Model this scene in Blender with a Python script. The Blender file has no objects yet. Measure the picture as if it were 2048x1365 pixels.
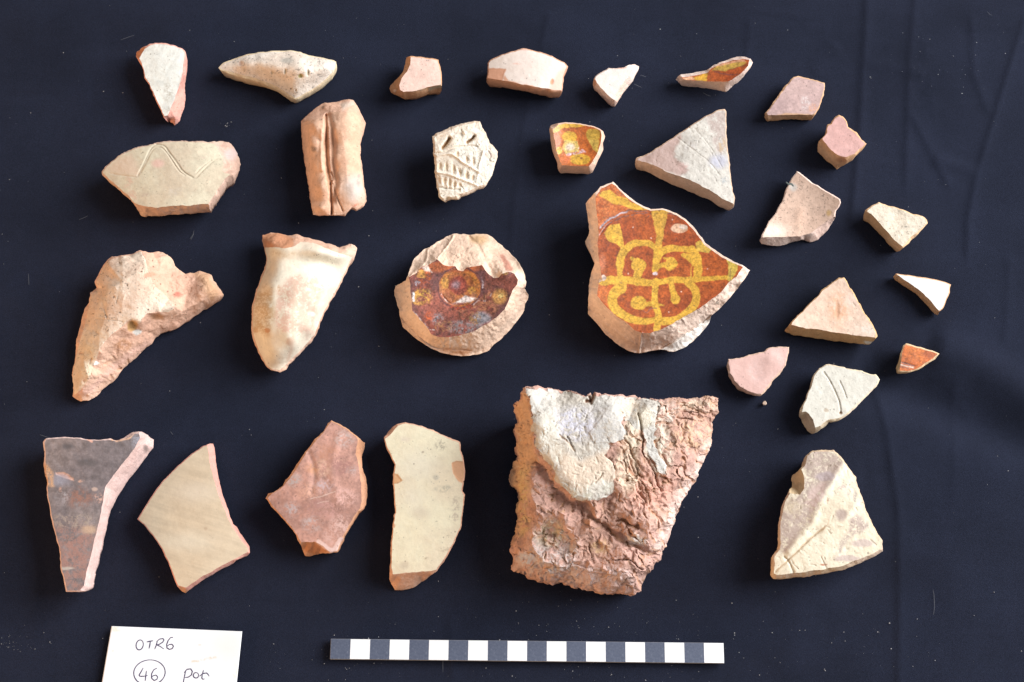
import bpy, math, random
import numpy as np
from mathutils import Vector, Matrix, geometry

# ------------------------------------------------------------------ camera
sc = bpy.context.scene
TH = math.radians(17.0)          # tilt from straight down
HC = 73.6                        # camera height above the cloth, cm
LENS = 50.0
FP = 2048 * LENS / 36.0
cam_d = bpy.data.cameras.new("camera"); cam = bpy.data.objects.new("camera", cam_d)
sc.collection.objects.link(cam)
cam.location = (0, 0, HC * .01); cam.rotation_euler = (TH, 0, 0)
cam_d.lens = LENS; cam_d.sensor_width = 36; cam_d.clip_start = .01; cam_d.clip_end = 20
sc.camera = cam

# ------------------------------------------------------------------ light
def ctr(px, py, z=0.0):
    u = (px - 1024) / FP; v = -(py - 682.5) / FP
    dy = v * math.cos(TH) + math.sin(TH); dz = v * math.sin(TH) - math.cos(TH)
    t = (HC - z) / -dz
    return u * t, dy * t
world = bpy.data.worlds.new("World"); sc.world = world; world.use_nodes = True
bg = world.node_tree.nodes["Background"]
bg.inputs[0].default_value = (1.0, .92, .87, 1); bg.inputs[1].default_value = .33
AIM = Vector((0, .22, 0))
def area(name, loc, size, power, color, aim=AIM, sy=None):
    d = bpy.data.lights.new(name, 'AREA'); d.energy = power; d.color = color
    d.shape = 'RECTANGLE'; d.size = size; d.size_y = sy or size
    o = bpy.data.objects.new(name, d); sc.collection.objects.link(o)
    o.location = loc
    o.rotation_euler = (aim - Vector(loc)).to_track_quat('-Z', 'Y').to_euler()
    return o
area("window_light", (2.45, .98, 1.55), 2.1, 208, (.955, .97, 1.0), sy=2.4)
area("warm_room_bounce", (-1.30, -.50, .17), .9, 15.5, (1.0, .56, .25), aim=Vector((0, .2, .03)), sy=.3)
sc.view_settings.view_transform = 'Standard'; sc.view_settings.look = 'None'
sc.view_settings.exposure = 0.06; sc.view_settings.gamma = 1.0

# ------------------------------------------------------------------ helpers
def unp(P, z):
    """pixel of the photograph + real height above the cloth (cm) -> point in space (cm)"""
    P = np.asarray(P, float); z = np.asarray(z, float)
    u = (P[:, 0] - 1024) / FP; v = -(P[:, 1] - 682.5) / FP
    dy = v * math.cos(TH) + math.sin(TH); dz = v * math.sin(TH) - math.cos(TH)
    t = (HC - z) / -dz
    return np.stack([u * t, dy * t, z + 0 * t], 1)

def _h(ix, iy, iz, seed):
    n = (ix.astype(np.int64) * 374761393 + iy.astype(np.int64) * 668265263 + iz.astype(np.int64) * 2147483647 + seed * 144665) & 0xffffffff
    n = ((n ^ (n >> 13)) * 1274126177) & 0xffffffff
    n = ((n ^ (n >> 16)) * 2246822519) & 0xffffffff
    return ((n ^ (n >> 15)) & 0xffffff) / float(0xffffff)

def vnoise(P, s, seed=0):
    """smooth value noise in -1..1; s = cells per unit"""
    Q = P * s + 1000.0; I = np.floor(Q); F = Q - I; F = F * F * (3 - 2 * F); I = I.astype(np.int64)
    if P.shape[1] == 2:
        z = np.zeros(len(P), np.int64); r = 0
        for dx in (0, 1):
            for dy in (0, 1):
                w = (F[:, 0] if dx else 1 - F[:, 0]) * (F[:, 1] if dy else 1 - F[:, 1])
                r = r + w * _h(I[:, 0] + dx, I[:, 1] + dy, z, seed)
        return r * 2 - 1
    r = 0
    for dx in (0, 1):
        for dy in (0, 1):
            for dz in (0, 1):
                w = (F[:, 0] if dx else 1 - F[:, 0]) * (F[:, 1] if dy else 1 - F[:, 1]) * (F[:, 2] if dz else 1 - F[:, 2])
                r = r + w * _h(I[:, 0] + dx, I[:, 1] + dy, I[:, 2] + dz, seed)
    return r * 2 - 1

def fbm(P, s, seed=0, oct=4, g=.5):
    r = 0; a = 1; tot = 0
    for k in range(oct):
        r = r + a * vnoise(P, s * 2 ** k, seed + 17 * k); tot += a; a *= g
    return r / tot * 1.5

def sst(x, a, b):
    t = np.clip((x - a) / (b - a + 1e-9), 0, 1); return t * t * (3 - 2 * t)

def inside(P, poly):
    poly = np.asarray(poly, float); r = np.zeros(len(P), bool)
    a = poly; b = np.roll(poly, -1, 0)
    for (x0, y0), (x1, y1) in zip(a, b):
        if y0 == y1: continue
        c = ((y0 > P[:, 1]) != (y1 > P[:, 1]))
        r ^= c & (P[:, 0] < (x1 - x0) * (P[:, 1] - y0) / (y1 - y0) + x0)
    return r

def dseg(P, line, closed=False):
    """distance to a polyline, and the nearest point's parameter 0..1"""
    L = np.asarray(line, float); A = L if closed else L[:-1]; B = np.roll(L, -1, 0) if closed else L[1:]
    best = np.full(len(P), 1e18); par = np.zeros(len(P)); n = len(A)
    for k in range(n):
        d = B[k] - A[k]; q = P - A[k]; ll = d @ d + 1e-12
        t = np.clip((q @ d) / ll, 0, 1)
        e = ((q - t[:, None] * d) ** 2).sum(1)
        m = e < best; best[m] = e[m]; par[m] = (k + t[m]) / n
    return np.sqrt(best), par

def resample(poly, s, closed=True):
    poly = np.asarray(poly, float); out = []
    n = len(poly)
    for k in range(n if closed else n - 1):
        a = poly[k]; b = poly[(k + 1) % n]; m = max(1, int(round(np.linalg.norm(b - a) / s)))
        for j in range(m): out.append(a + (b - a) * j / m)
    if not closed: out.append(poly[-1])
    return np.array(out)

def rbf(pts, h):
    pts = np.asarray(pts, float); h = np.asarray(h, float); c = pts.mean(0); S = 50.0
    X = (pts - c) / S
    def K(a, b):
        return np.sqrt(((a[:, None] - b[None]) ** 2).sum(2) + .14)
    n = len(X); A = np.zeros((n + 3, n + 3)); A[:n, :n] = K(X, X) - 1e-3 * np.eye(n)
    A[:n, n] = 1; A[:n, n + 1:] = X; A[n, :n] = 1; A[n + 1:, :n] = X.T
    w = np.linalg.solve(A + 1e-9 * np.eye(n + 3), np.concatenate([h, [0, 0, 0]]))
    def f(P):
        Y = (P - c) / S; out = np.zeros(len(Y))
        for i in range(0, len(Y), 20000):
            y = Y[i:i + 20000]; out[i:i + 20000] = K(y, X) @ w[:n] + w[n] + y @ w[n + 1:]
        return out
    return f

def tin(pts, h):
    pts = np.asarray(pts, float); h = np.asarray(h, float)
    r = geometry.delaunay_2d_cdt([Vector(p) for p in pts], [], [], 0, 1e-4)
    Q = np.array([(v[0], v[1]) for v in r[0]]); hh = np.array([h[((pts - q) ** 2).sum(1).argmin()] for q in Q]); F = [tuple(f) for f in r[2]]
    def f(P):
        out = np.full(len(P), np.nan)
        for a, b, c in F:
            A, B, D = Q[a], Q[b], Q[c]; det = (B[0] - A[0]) * (D[1] - A[1]) - (D[0] - A[0]) * (B[1] - A[1])
            if abs(det) < 1e-6: continue
            u = ((P[:, 0] - A[0]) * (D[1] - A[1]) - (D[0] - A[0]) * (P[:, 1] - A[1])) / det
            v = ((B[0] - A[0]) * (P[:, 1] - A[1]) - (P[:, 0] - A[0]) * (B[1] - A[1])) / det
            m = (u >= -1e-6) & (v >= -1e-6) & (u + v <= 1 + 1e-6); out[m] = (hh[a] + u * (hh[b] - hh[a]) + v * (hh[c] - hh[a]))[m]
        return out
    return f

class Z:
    """crop of the photograph the outlines were measured in"""
    def __init__(s, ox, oy, k): s.ox, s.oy, s.k = ox, oy, k
    def __call__(s, *v):
        if len(v) == 1: v = v[0]
        return np.array([(s.ox + v[i] / s.k, s.oy + v[i + 1] / s.k) for i in range(0, len(v), 2)])
Z1 = Z(180, 60, 3.5); Z2 = Z(760, 60, 3.5); Z3 = Z(1240, 80, 3.5); Z4 = Z(1440, 320, 3.5); Z5 = Z(120, 440, 3.2)
Z7 = Z(60, 820, 3.412); Z8 = Z(500, 820, 3.412); Z9 = Z(980, 740, 2.844); Z10 = Z(1420, 660, 2.624)
Z11 = Z(180, 1220, 4.096); ZC = Z(780, 455, 5.055); ZD = Z(1150, 350, 3.689)

# ------------------------------------------------------------------ materials
def mat_new(name):
    m = bpy.data.materials.new(name); m.use_nodes = True; nt = m.node_tree
    b = nt.nodes["Principled BSDF"]; return m, nt, b
def N(nt, t, **kw):
    n = nt.nodes.new(t)
    for k, v in kw.items():
        if hasattr(n, k): setattr(n, k, v)
        else: n.inputs[k].default_value = v
    return n
def surf(name, rough=.85, spec=.3, coat=0., grain=.12, bump=.25, bscale=1500, pits=.3, coatr=.15):
    """surface whose own pigment comes from the 'pigment' attribute; grain, pits and relief are procedural"""
    m, nt, b = mat_new(name); L = nt.links.new
    at = N(nt, 'ShaderNodeAttribute', attribute_name='pigment')
    tc = N(nt, 'ShaderNodeTexCoord')
    n1 = N(nt, 'ShaderNodeTexNoise', Scale=bscale, Detail=4.0, Roughness=.7); L(tc.outputs['Object'], n1.inputs['Vector'])
    n2 = N(nt, 'ShaderNodeTexNoise', Scale=bscale * .22, Detail=5.0, Roughness=.65); L(tc.outputs['Object'], n2.inputs['Vector'])
    mr = N(nt, 'ShaderNodeMapRange'); mr.inputs['From Min'].default_value = .25; mr.inputs['From Max'].default_value = .75
    mr.inputs['To Min'].default_value = 1 - grain; mr.inputs['To Max'].default_value = 1 + grain
    ad = N(nt, 'ShaderNodeMath', operation='ADD'); L(n1.outputs[0], ad.inputs[0]); L(n2.outputs[0], ad.inputs[1])
    hf = N(nt, 'ShaderNodeMath', operation='MULTIPLY'); L(ad.outputs[0], hf.inputs[0]); hf.inputs[1].default_value = .5
    L(hf.outputs[0], mr.inputs['Value'])
    vm = N(nt, 'ShaderNodeVectorMath', operation='SCALE'); L(at.outputs['Color'], vm.inputs[0]); L(mr.outputs[0], vm.inputs['Scale'])
    # small dark voids in the clay
    vo = N(nt, 'ShaderNodeTexVoronoi', Scale=420.0); L(tc.outputs['Object'], vo.inputs['Vector'])
    n3 = N(nt, 'ShaderNodeTexNoise', Scale=160.0, Detail=2.0); L(tc.outputs['Object'], n3.inputs['Vector'])
    th = N(nt, 'ShaderNodeMapRange'); L(n3.outputs[0], th.inputs['Value'])
    th.inputs['From Min'].default_value = .5; th.inputs['From Max'].default_value = .75
    th.inputs['To Min'].default_value = 0.0; th.inputs['To Max'].default_value = .28
    lt = N(nt, 'ShaderNodeMath', operation='LESS_THAN'); L(vo.outputs['Distance'], lt.inputs[0]); L(th.outputs[0], lt.inputs[1])
    mp = N(nt, 'ShaderNodeMath', operation='MULTIPLY'); L(lt.outputs[0], mp.inputs[0]); mp.inputs[1].default_value = pits
    mx = N(nt, 'ShaderNodeMix', data_type='RGBA'); L(mp.outputs[0], mx.inputs[0]); L(vm.outputs[0], mx.inputs[6]); mx.inputs[7].default_value = (.12, .085, .06, 1)
    L(mx.outputs[2], b.inputs['Base Color'])
    sb = N(nt, 'ShaderNodeMath', operation='SUBTRACT'); L(hf.outputs[0], sb.inputs[0]); L(mp.outputs[0], sb.inputs[1])
    bp = N(nt, 'ShaderNodeBump', Strength=bump, Distance=.0006); L(sb.outputs[0], bp.inputs['Height']); L(bp.outputs[0], b.inputs['Normal'])
    b.inputs['Roughness'].default_value = rough; b.inputs['Specular IOR Level'].default_value = spec
    if coat:
        at2 = N(nt, 'ShaderNodeAttribute', attribute_name='gloss')
        cm = N(nt, 'ShaderNodeMath', operation='MULTIPLY'); L(at2.outputs['Fac'], cm.inputs[0]); cm.inputs[1].default_value = coat
        L(cm.outputs[0], b.inputs['Coat Weight']); b.inputs['Coat Roughness'].default_value = coatr
        b2 = N(nt, 'ShaderNodeBump', Strength=.25, Distance=.0005); L(n2.outputs[0], b2.inputs['Height']); L(b2.outputs[0], b.inputs['Coat Normal'])
    return m
M_FACE = surf('slipped_clay', bump=.35, grain=.10, pits=.45)
M_EDGE = surf('broken_clay', bump=1.0, grain=.18, pits=.6, rough=.95, spec=.15)
M_ROUGH = surf('chaffy_clay', bump=1.0, grain=.22, pits=.5, rough=.95, spec=.15, bscale=1000)
M_GLAZE = surf('lead_glaze', rough=.55, spec=.4, coat=.45, grain=.28, bump=.35, pits=.45, bscale=1100, coatr=.18)
M_BURN = surf('burnished_clay', rough=.6, spec=.4, coat=.35, grain=.25, bump=.4, pits=.2, coatr=.35)
M_SMOOTH = surf('smooth_clay', bump=.2, grain=.06, pits=.12)

def plain(name, col, rough=.6, spec=.4):
    m, nt, b = mat_new(name)
    tc = N(nt, 'ShaderNodeTexCoord'); n = N(nt, 'ShaderNodeTexNoise', Scale=220.0, Detail=6.0, Roughness=.7)
    nt.links.new(tc.outputs['Object'], n.inputs['Vector'])
    mr = N(nt, 'ShaderNodeMapRange'); nt.links.new(n.outputs[0], mr.inputs['Value'])
    mr.inputs['From Min'].default_value = .3; mr.inputs['From Max'].default_value = .7
    mr.inputs['To Min'].default_value = .93; mr.inputs['To Max'].default_value = 1.05
    vm = N(nt, 'ShaderNodeVectorMath', operation='SCALE'); vm.inputs[0].default_value = col; nt.links.new(mr.outputs[0], vm.inputs['Scale'])
    nt.links.new(vm.outputs[0], b.inputs['Base Color'])
    b.inputs['Roughness'].default_value = rough; b.inputs['Specular IOR Level'].default_value = spec
    return m

# ------------------------------------------------------------------ objects
def link(o, parent=None):
    sc.collection.objects.link(o)
    if parent: o.parent = parent
    return o
def thing(name, label, cat, loc, group=None):
    o = bpy.data.objects.new(name, None); o.empty_display_size = .01; link(o)
    o.location = loc; o['label'] = label; o['category'] = cat
    if group: o['group'] = group
    return o
def mesh(name, V, T, mat, parent=None, col=None, gloss=None, smooth=True, origin=None, extra=None):
    V = np.asarray(V, float) * .01
    if origin is not None: V = V - np.asarray(origin)
    me = bpy.data.meshes.new(name); T = np.asarray(T, np.int32)
    me.vertices.add(len(V)); me.vertices.foreach_set('co', V.astype(np.float32).ravel())
    me.loops.add(T.size); me.loops.foreach_set('vertex_index', T.ravel())
    me.polygons.add(len(T)); me.polygons.foreach_set('loop_start', np.arange(0, T.size, T.shape[1], dtype=np.int32))
    me.update(calc_edges=True); me.validate()
    me.polygons.foreach_set('use_smooth', np.full(len(me.polygons), bool(smooth)))
    if col is not None:
        a = me.attributes.new('pigment', 'FLOAT_COLOR', 'POINT')
        a.data.foreach_set('color', np.hstack([col, np.ones((len(col), 1))]).astype(np.float32).ravel())
    if gloss is not None:
        a = me.attributes.new('gloss', 'FLOAT', 'POINT'); a.data.foreach_set('value', gloss.astype(np.float32))
    me.materials.append(mat)
    return link(bpy.data.objects.new(name, me), parent)

def subdiv(V, T):
    E = np.sort(np.concatenate([T[:, [0, 1]], T[:, [1, 2]], T[:, [2, 0]]]), 1)
    key = E[:, 0].astype(np.int64) * (len(V) + 1) + E[:, 1]
    u, idx, inv = np.unique(key, return_index=True, return_inverse=True); inv = inv.ravel()
    mid = V[E[idx]].mean(1); n = len(T); m = inv + len(V); a, b, c = m[:n], m[n:2 * n], m[2 * n:]
    T2 = np.concatenate([np.stack([T[:, 0], a, c], 1), np.stack([a, T[:, 1], b], 1), np.stack([c, b, T[:, 2]], 1), np.stack([a, b, c], 1)])
    return np.concatenate([V, mid]), T2

def C(*v): return np.array(v, float)
SEED = [11]

def paint(ops, P, col, part, gl=None):
    for op in ops:
        kind = op[0]; o = dict(op[-1]) if isinstance(op[-1], dict) else {}
        if o.get('on', 'f') not in (part, 'both') or o.get('c') is None: continue
        w = o.get('wob', 1.6)
        Q = P + w * np.stack([fbm(P, .07, 5, 3), fbm(P, .07, 9, 3)], 1)
        soft = o.get('soft', 1.2)
        if kind == 'chaff': m = np.clip(-chaff_eval(op[1], P) / .10, 0, 1)
        elif kind == 'poly':
            d, _ = dseg(Q, op[1], True); d = np.where(inside(Q, op[1]), -d, d); m = 1 - sst(d, -soft, soft)
        elif kind == 'line':
            d, t = dseg(Q, op[1]); wd = o.get('w', 2.0)
            if np.ndim(wd): wd = np.interp(t, np.linspace(0, 1, len(wd)), wd)
            m = 1 - sst(d - wd / 2, -soft, soft)
        else:
            x, y, rx, ry = op[1]; r = np.sqrt(((Q[:, 0] - x) / rx) ** 2 + ((Q[:, 1] - y) / ry) ** 2)
            s = soft / max(1, (rx + ry) / 2); m = 1 - sst(r, 1 - s, 1 + s)
            if 'ring' in o: m = m * sst(r, o['ring'] - s, o['ring'] + s)
        m = m * o.get('a', 1.0)
        if o.get('mot'): m = m * sst(.7 * fbm(P, .10, 33 + int(abs(P[0, 0])) % 7, 4, .7) + .5 * fbm(P, .45, 71, 2, .7), o['mot'] - .45, o['mot'] + .45)
        col = col * (1 - m[:, None]) + np.asarray(o['c']) * m[:, None]
        if gl is not None and 'gloss' in o: gl[:] = gl * (1 - m) + o['gloss'] * m
    return col

def chaff(box, n, ln, w, d, c=None, seed=1, ang=None, spread=3.14, on='both'):
    """random short straw impressions inside a pixel box"""
    g = np.random.RandomState(seed); segs = []
    for _ in range(n):
        x = g.uniform(box[0], box[2]); y = g.uniform(box[1], box[3]); a = (ang or 0) + g.uniform(-1, 1) * spread; l = ln * g.uniform(.4, 1.4)
        segs.append((x, y, x + l * math.cos(a), y + l * math.sin(a), w * g.uniform(.6, 1.5), d * g.choice([1, 1, -.6]) * g.uniform(.4, 1.2)))
    return ('chaff', segs, dict(on=on, c=c, d=1e-9, chaff=True))
def chaff_eval(segs, P):
    out = np.zeros(len(P)); o = np.argsort(P[:, 0]); X = P[o]; xs = X[:, 0]
    for x0, y0, x1, y1, w, d in segs:
        i = np.searchsorted(xs, min(x0, x1) - 3 * w); j = np.searchsorted(xs, max(x0, x1) + 3 * w)
        if i >= j: continue
        q = X[i:j]; v = np.array([x1 - x0, y1 - y0]); r = q - (x0, y0); t = np.clip(r @ v / (v @ v), 0, 1)
        e = ((r - t[:, None] * v) ** 2).sum(1); out[o[i:j]] += d * np.exp(-e / (w * w)) * (1 - .6 * t)
    return out

def relief(ops, P, out=1.0):
    h = np.zeros(len(P))
    for op in ops:
        o = dict(op[-1]) if isinstance(op[-1], dict) else {}
        if not o.get('d'): continue
        if op[0] == 'chaff': h += chaff_eval(op[1], P) * (out if o.get('on') == 'e' else 1.0)
        elif op[0] == 'poly':
            d, _ = dseg(P, op[1], True); d = np.where(inside(P, op[1]), -d, d); s = o.get('dsoft', 2.0); h += o['d'] * (1 - sst(d, -s, s * .2))
        elif op[0] == 'line':
            d, t = dseg(P, op[1]); wd = o.get('dw', o.get('w', 2.0)); wd = np.asarray(wd) / 2
            if np.ndim(wd): wd = np.interp(t, np.linspace(0, 1, len(wd)), wd)
            h += o['d'] * np.exp(-(d / (wd * .8 + .3)) ** 2)
        else:
            x, y, rx, ry = op[1]; r = ((P[:, 0] - x) / rx) ** 2 + ((P[:, 1] - y) / ry) ** 2; h += o['d'] * np.exp(-r ** 1.5)
    return h

def sherd(name, label, cat, sil, face=None, t=.9, tilt=(0, 0), bend=(0, 0, 0), ctrl=None, sh=.4, shl=None,
          fc=None, ec=None, ops=(), fname='outer_face', ename='broken_edge', fmat=None, emat=None, fn=.012, en=.05, big=0.0,
          gapfull=8., s=6.0, jag=1.0, inset=.06, fvar=.12, evar=.12, spk=.0, gloss=None, levels=2, group=None, nob=4, rnd=0, striae=None, rim=2.0, pvar=0, facet=0, calm=0, fjag=None):
    """one potsherd: face polygon at full height, falling to the outline; closed underneath"""
    SEED[0] += 7; sd = SEED[0]
    fmat = fmat or M_FACE; emat = emat or M_EDGE
    sil = resample(sil, s)
    nrm = np.stack([fbm(sil, .09, sd, 3, .6), fbm(sil, .09, sd + 3, 3, .6)], 1); sil = sil + jag * nrm
    if face is None: face = sil.copy()
    face = resample(face, s)
    face = face + (fjag or jag) * np.stack([fbm(face, .09, sd, 3, .6), fbm(face, .09, sd + 3, 3, .6)], 1)
    # keep the face a rim width inside the outline
    for it in range(3):
        d, _ = dseg(face, sil, True); ins = inside(face, sil); sdst = np.where(ins, d, -d)
        e = .5; g = np.zeros_like(face)
        for k in (0, 1):
            q = face.copy(); q[:, k] += e; dq, _ = dseg(q, sil, True); dq = np.where(inside(q, sil), dq, -dq); g[:, k] = (dq - sdst) / e
        g /= np.linalg.norm(g, axis=1, keepdims=True) + 1e-6
        face = face + g * np.clip(rim - sdst, 0, None)[:, None]
    keep = [face[0]]
    for p in face[1:]:
        if np.linalg.norm(p - keep[-1]) > s * .35: keep.append(p)
    face = np.array(keep)
    # triangulate
    lo = sil.min(0) - s; hi = sil.max(0) + s
    gx, gy = np.meshgrid(np.arange(lo[0], hi[0], s), np.arange(lo[1], hi[1], s * .87)); gx = gx + (np.arange(gx.shape[0]) % 2)[:, None] * s / 2
    G = np.stack([gx.ravel(), gy.ravel()], 1); G = G + np.random.RandomState(sd).uniform(-.18, .18, G.shape) * s
    G = G[inside(G, sil)]
    G = G[(dseg(G, sil, True)[0] > s * .5) & (dseg(G, face, True)[0] > s * .45)]
    V = np.concatenate([sil, face, G]); ns, nf = len(sil), len(face)
    E = [(i, (i + 1) % ns) for i in range(ns)] + [(ns + i, ns + (i + 1) % nf) for i in range(nf)]
    r = geometry.delaunay_2d_cdt([Vector(v) for v in V], E, [], 0, 1e-4)
    P = np.array([(v[0], v[1]) for v in r[0]]); T = np.array([tuple(f) for f in r[2]], int)
    cen = P[T].mean(1); T = T[inside(cen, sil)]
    a = P[T]; ar = (a[:, 1, 0] - a[:, 0, 0]) * (a[:, 2, 1] - a[:, 0, 1]) - (a[:, 1, 1] - a[:, 0, 1]) * (a[:, 2, 0] - a[:, 0, 0])
    T = T[np.abs(ar) > 1e-3]; ar = ar[np.abs(ar) > 1e-3]; T[ar > 0] = T[ar > 0][:, ::-1]   # image y is down: this faces up
    used = np.unique(T); rm = -np.ones(len(P), int); rm[used] = np.arange(len(used)); P = P[used]; T = rm[T]
    isf = inside(P[T].mean(1), face)
    for _ in range(levels):
        P, T = subdiv(P, T); isf = np.tile(isf, 4)
    # heights (cm)
    c = sil.mean(0); size = np.sqrt(((sil - c) ** 2).sum(1).mean())
    def hs(Q):
        X = (Q - c) / 38.0
        if ctrl is not None: return hf(Q)
        u = (Q - c) @ C(math.cos(math.radians(bend[0])), math.sin(math.radians(bend[0]))) / size
        v = (Q - c) @ C(-math.sin(math.radians(bend[0])), math.cos(math.radians(bend[0]))) / size
        return X[:, 0] * tilt[0] + X[:, 1] * tilt[1] + bend[1] * u * u + bend[2] * v * v
    dF, _ = dseg(P, face, True); dF = np.where(inside(P, face), 0, dF); dS, _ = dseg(P, sil, True)
    if ctrl is not None:
        ctl = np.array([(x, y, h) for x, y, h in ctrl], float)
        k = resample(sil, 18); kh = np.full(len(k), float(sh))
        if shl:
            L = np.array([(x, y) for x, y, h in shl]); H = np.array([h for x, y, h in shl])
            dd = np.sqrt(((k[:, None] - L[None]) ** 2).sum(2)); w = 1 / (dd + 3) ** 3; kh = (w * H).sum(1) / w.sum(1)
        pp = np.concatenate([ctl[:, :2], k]); ph = np.concatenate([ctl[:, 2], kh]); hf = rbf(pp, ph)
        if facet:
            tf_ = tin(pp, ph); rf_ = hf
            def hf(Q):
                a = tf_(Q); b = rf_(Q); a = np.where(np.isnan(a), b, a); return facet * a + (1 - facet) * b
        h = hs(P); base = np.zeros(len(P)); hedge = np.clip(h, .12, None); h = hedge
        if rnd: h = h - 0
    else:
        off = t - hs(sil).min(); h = hs(P) + off; base = h - t
        gap = dF + dS; D = (t * .96) * np.clip((gap - rim * 1.3) / gapfull, 0.06, 1)
        if rnd:
            q = np.clip(dS / rnd, 0, 1); h = h - t * .45 * (1 - np.sqrt(1 - (1 - q) ** 2))
        h = h - np.where(dF > 0, D * dF / (gap + 1e-6), 0)
    if calm:   # broken walls are planes, not flutes
        E2 = np.concatenate([T[:, [0, 1]], T[:, [1, 2]], T[:, [2, 0]]]); E2 = np.concatenate([E2, E2[:, ::-1]])
        deg = np.bincount(E2[:, 0], minlength=len(P)); mv = dF > .5
        for _ in range(calm):
            av = np.bincount(E2[:, 0], weights=h[E2[:, 1]], minlength=len(P)) / deg; h = np.where(mv, av, h)
    h = h + relief(ops, P, np.where(dF > 0, 1.0, .12))
    h = np.maximum(h, base + .03)
    W = unp(P, h)
    # boundary loop
    EE = np.concatenate([T[:, [0, 1]], T[:, [1, 2]], T[:, [2, 0]]]); key = np.sort(EE, 1)
    kk = key[:, 0].astype(np.int64) * (len(P) + 1) + key[:, 1]; u, idx, cnt = np.unique(kk, return_index=True, return_counts=True)
    B = EE[idx[cnt == 1]]; bv = np.unique(B); bm = -np.ones(len(P), int); bm[bv] = np.arange(len(bv)); nb = len(bv)
    Wc = W[bv].mean(0)
    top = W[bv]; tan = top[:, :2] - Wc[:2]; tan /= np.linalg.norm(tan, axis=1, keepdims=True) + 1e-6
    rows = 3; low = []
    for j in range(1, rows + 1):
        f = j / rows; q = top.copy(); q[:, 2] = top[:, 2] * (1 - f) + base[bv] * f
        q[:, :2] -= tan * (inset * f ** 1.6 * (1 + 2 * (top[:, 2:3] - base[bv][:, None]))); low.append(q)
    cenp = np.array([[Wc[0], Wc[1], float(np.mean(base[bv]))]])
    if ctrl is None: cenp[0, 2] = max(.01, min(float((hs(c[None]) + off - t)[0]), float(np.mean(base[bv]) + .3)))
    # roughness: displace in space
    W3 = np.concatenate([W] + low)
    vf = np.zeros(len(P)); vf[np.unique(T[isf])] = 1; ve = np.zeros(len(P)); ve[np.unique(T[~isf])] = 1
    amp = np.where(vf * (1 - ve) > 0, fn, np.where(vf * ve > 0, (fn + en) * .4, en)); amp = np.concatenate([amp, np.full(nb * rows, en)])
    nz = np.stack([fbm(W3, 2.2, sd + k, nob, .62) for k in (1, 2, 3)], 1)
    if big: nz = nz + (big / max(en, 1e-6)) * np.stack([fbm(W3, .9, sd + k + 9, 3, .5) for k in (1, 2, 3)], 1) * (amp >= en * .9)[:, None]
    W3 = W3 + nz * amp[:, None]
    W3[:, 2] = np.maximum(W3[:, 2], .004)
    if ctrl is None: pass
    # colour
    fc = fc or ((.7, .6, .5), (.6, .5, .4)); ec = ec or ((.72, .45, .34), (.6, .34, .24))
    def mixc(cc, Q3, var, k):
        n = sst(fbm(Q3, .55, sd + k, 5, .6), -.6, .6)[:, None]; b = np.array(cc[0]) * (1 - n) + np.array(cc[1]) * n
        m = 1 + var * fbm(Q3, 3.0, sd + k + 50, 4, .7)[:, None] + var * .6 * fbm(Q3, 9.0, sd + k + 70, 2, .7)[:, None]
        return b * m
    colf = mixc(fc, W, fvar, 5)
    if striae:
        ang, am, fr = striae; q = P @ C(-math.sin(math.radians(ang)), math.cos(math.radians(ang)))
        w = np.stack([q * fr, (P @ C(math.cos(math.radians(ang)), math.sin(math.radians(ang)))) * fr * .06], 1)
        colf = colf * (1 + am * fbm(w, 1.0, sd, 3, .6))[:, None]
    if spk:
        k = fbm(P, .28, sd + 91, 3, .7); colf = colf * (1 - .55 * sst(k, .95 - spk, 1.15 - spk))[:, None]
    gl = np.ones(len(P)) if gloss else None
    colf = paint(ops, P, colf, 'f', gl)
    if not gloss: colf = colf * .95 + .05 * C(.86, .74, .68)   # chalky skin of dust
    if pvar: colf = colf * np.clip(1 + pvar * fbm(P, .16, sd + 7, 3, .7) + pvar * fbm(P, .5, sd + 8, 2, .7), .35, 1.6)[:, None]
    colf = np.clip(colf, .005, .95)
    cole = mixc(ec, W, evar, 6); cole = np.clip(paint(ops, P, cole, 'e') * .97 + .03 * C(.86, .72, .66), .005, .95)
    colw = np.clip(mixc(ec, np.concatenate(low), evar, 6), .005, .95)
    # object origin at base
    org = np.array([Wc[0] * .01, Wc[1] * .01, 0.0])
    root = thing(name, label, cat, org, group)
    tf = T[isf]; u = np.unique(tf); m = -np.ones(len(P), int); m[u] = np.arange(len(u))
    mesh(fname, W3[u], m[tf], fmat, root, colf[u], (gl[u] if gl is not None else np.ones(len(u))), origin=org)
    te = T[~isf]; n0 = len(P); Q = [te]
    ia = bm[B[:, 0]]; ib = bm[B[:, 1]]
    ra, rb = B[:, 0], B[:, 1]
    for j in range(rows):
        la = n0 + j * nb + ia; lb = n0 + j * nb + ib
        Q += [np.stack([rb, ra, la], 1), np.stack([rb, la, lb], 1)]; ra, rb = la, lb
    nc = n0 + rows * nb; Q.append(np.stack([rb, ra, np.full(len(ra), nc)], 1))
    te = np.concatenate(Q); W4 = np.concatenate([W3, cenp]); c4 = np.concatenate([cole, colw, colw[:1]])
    u = np.unique(te); m = -np.ones(len(W4), int); m[u] = np.arange(len(u))
    mesh(ename, W4[u], m[te], emat, root, c4[u], np.zeros(len(u)), origin=org)
    return root
def CT(z, *v):   # control points of a crop: x, y, height
    return [(z.ox + v[i] / z.k, z.oy + v[i + 1] / z.k, v[i + 2]) for i in range(0, len(v), 3)]
def PL(z, pts, **o): return ('poly', z(*pts), o)
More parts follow.
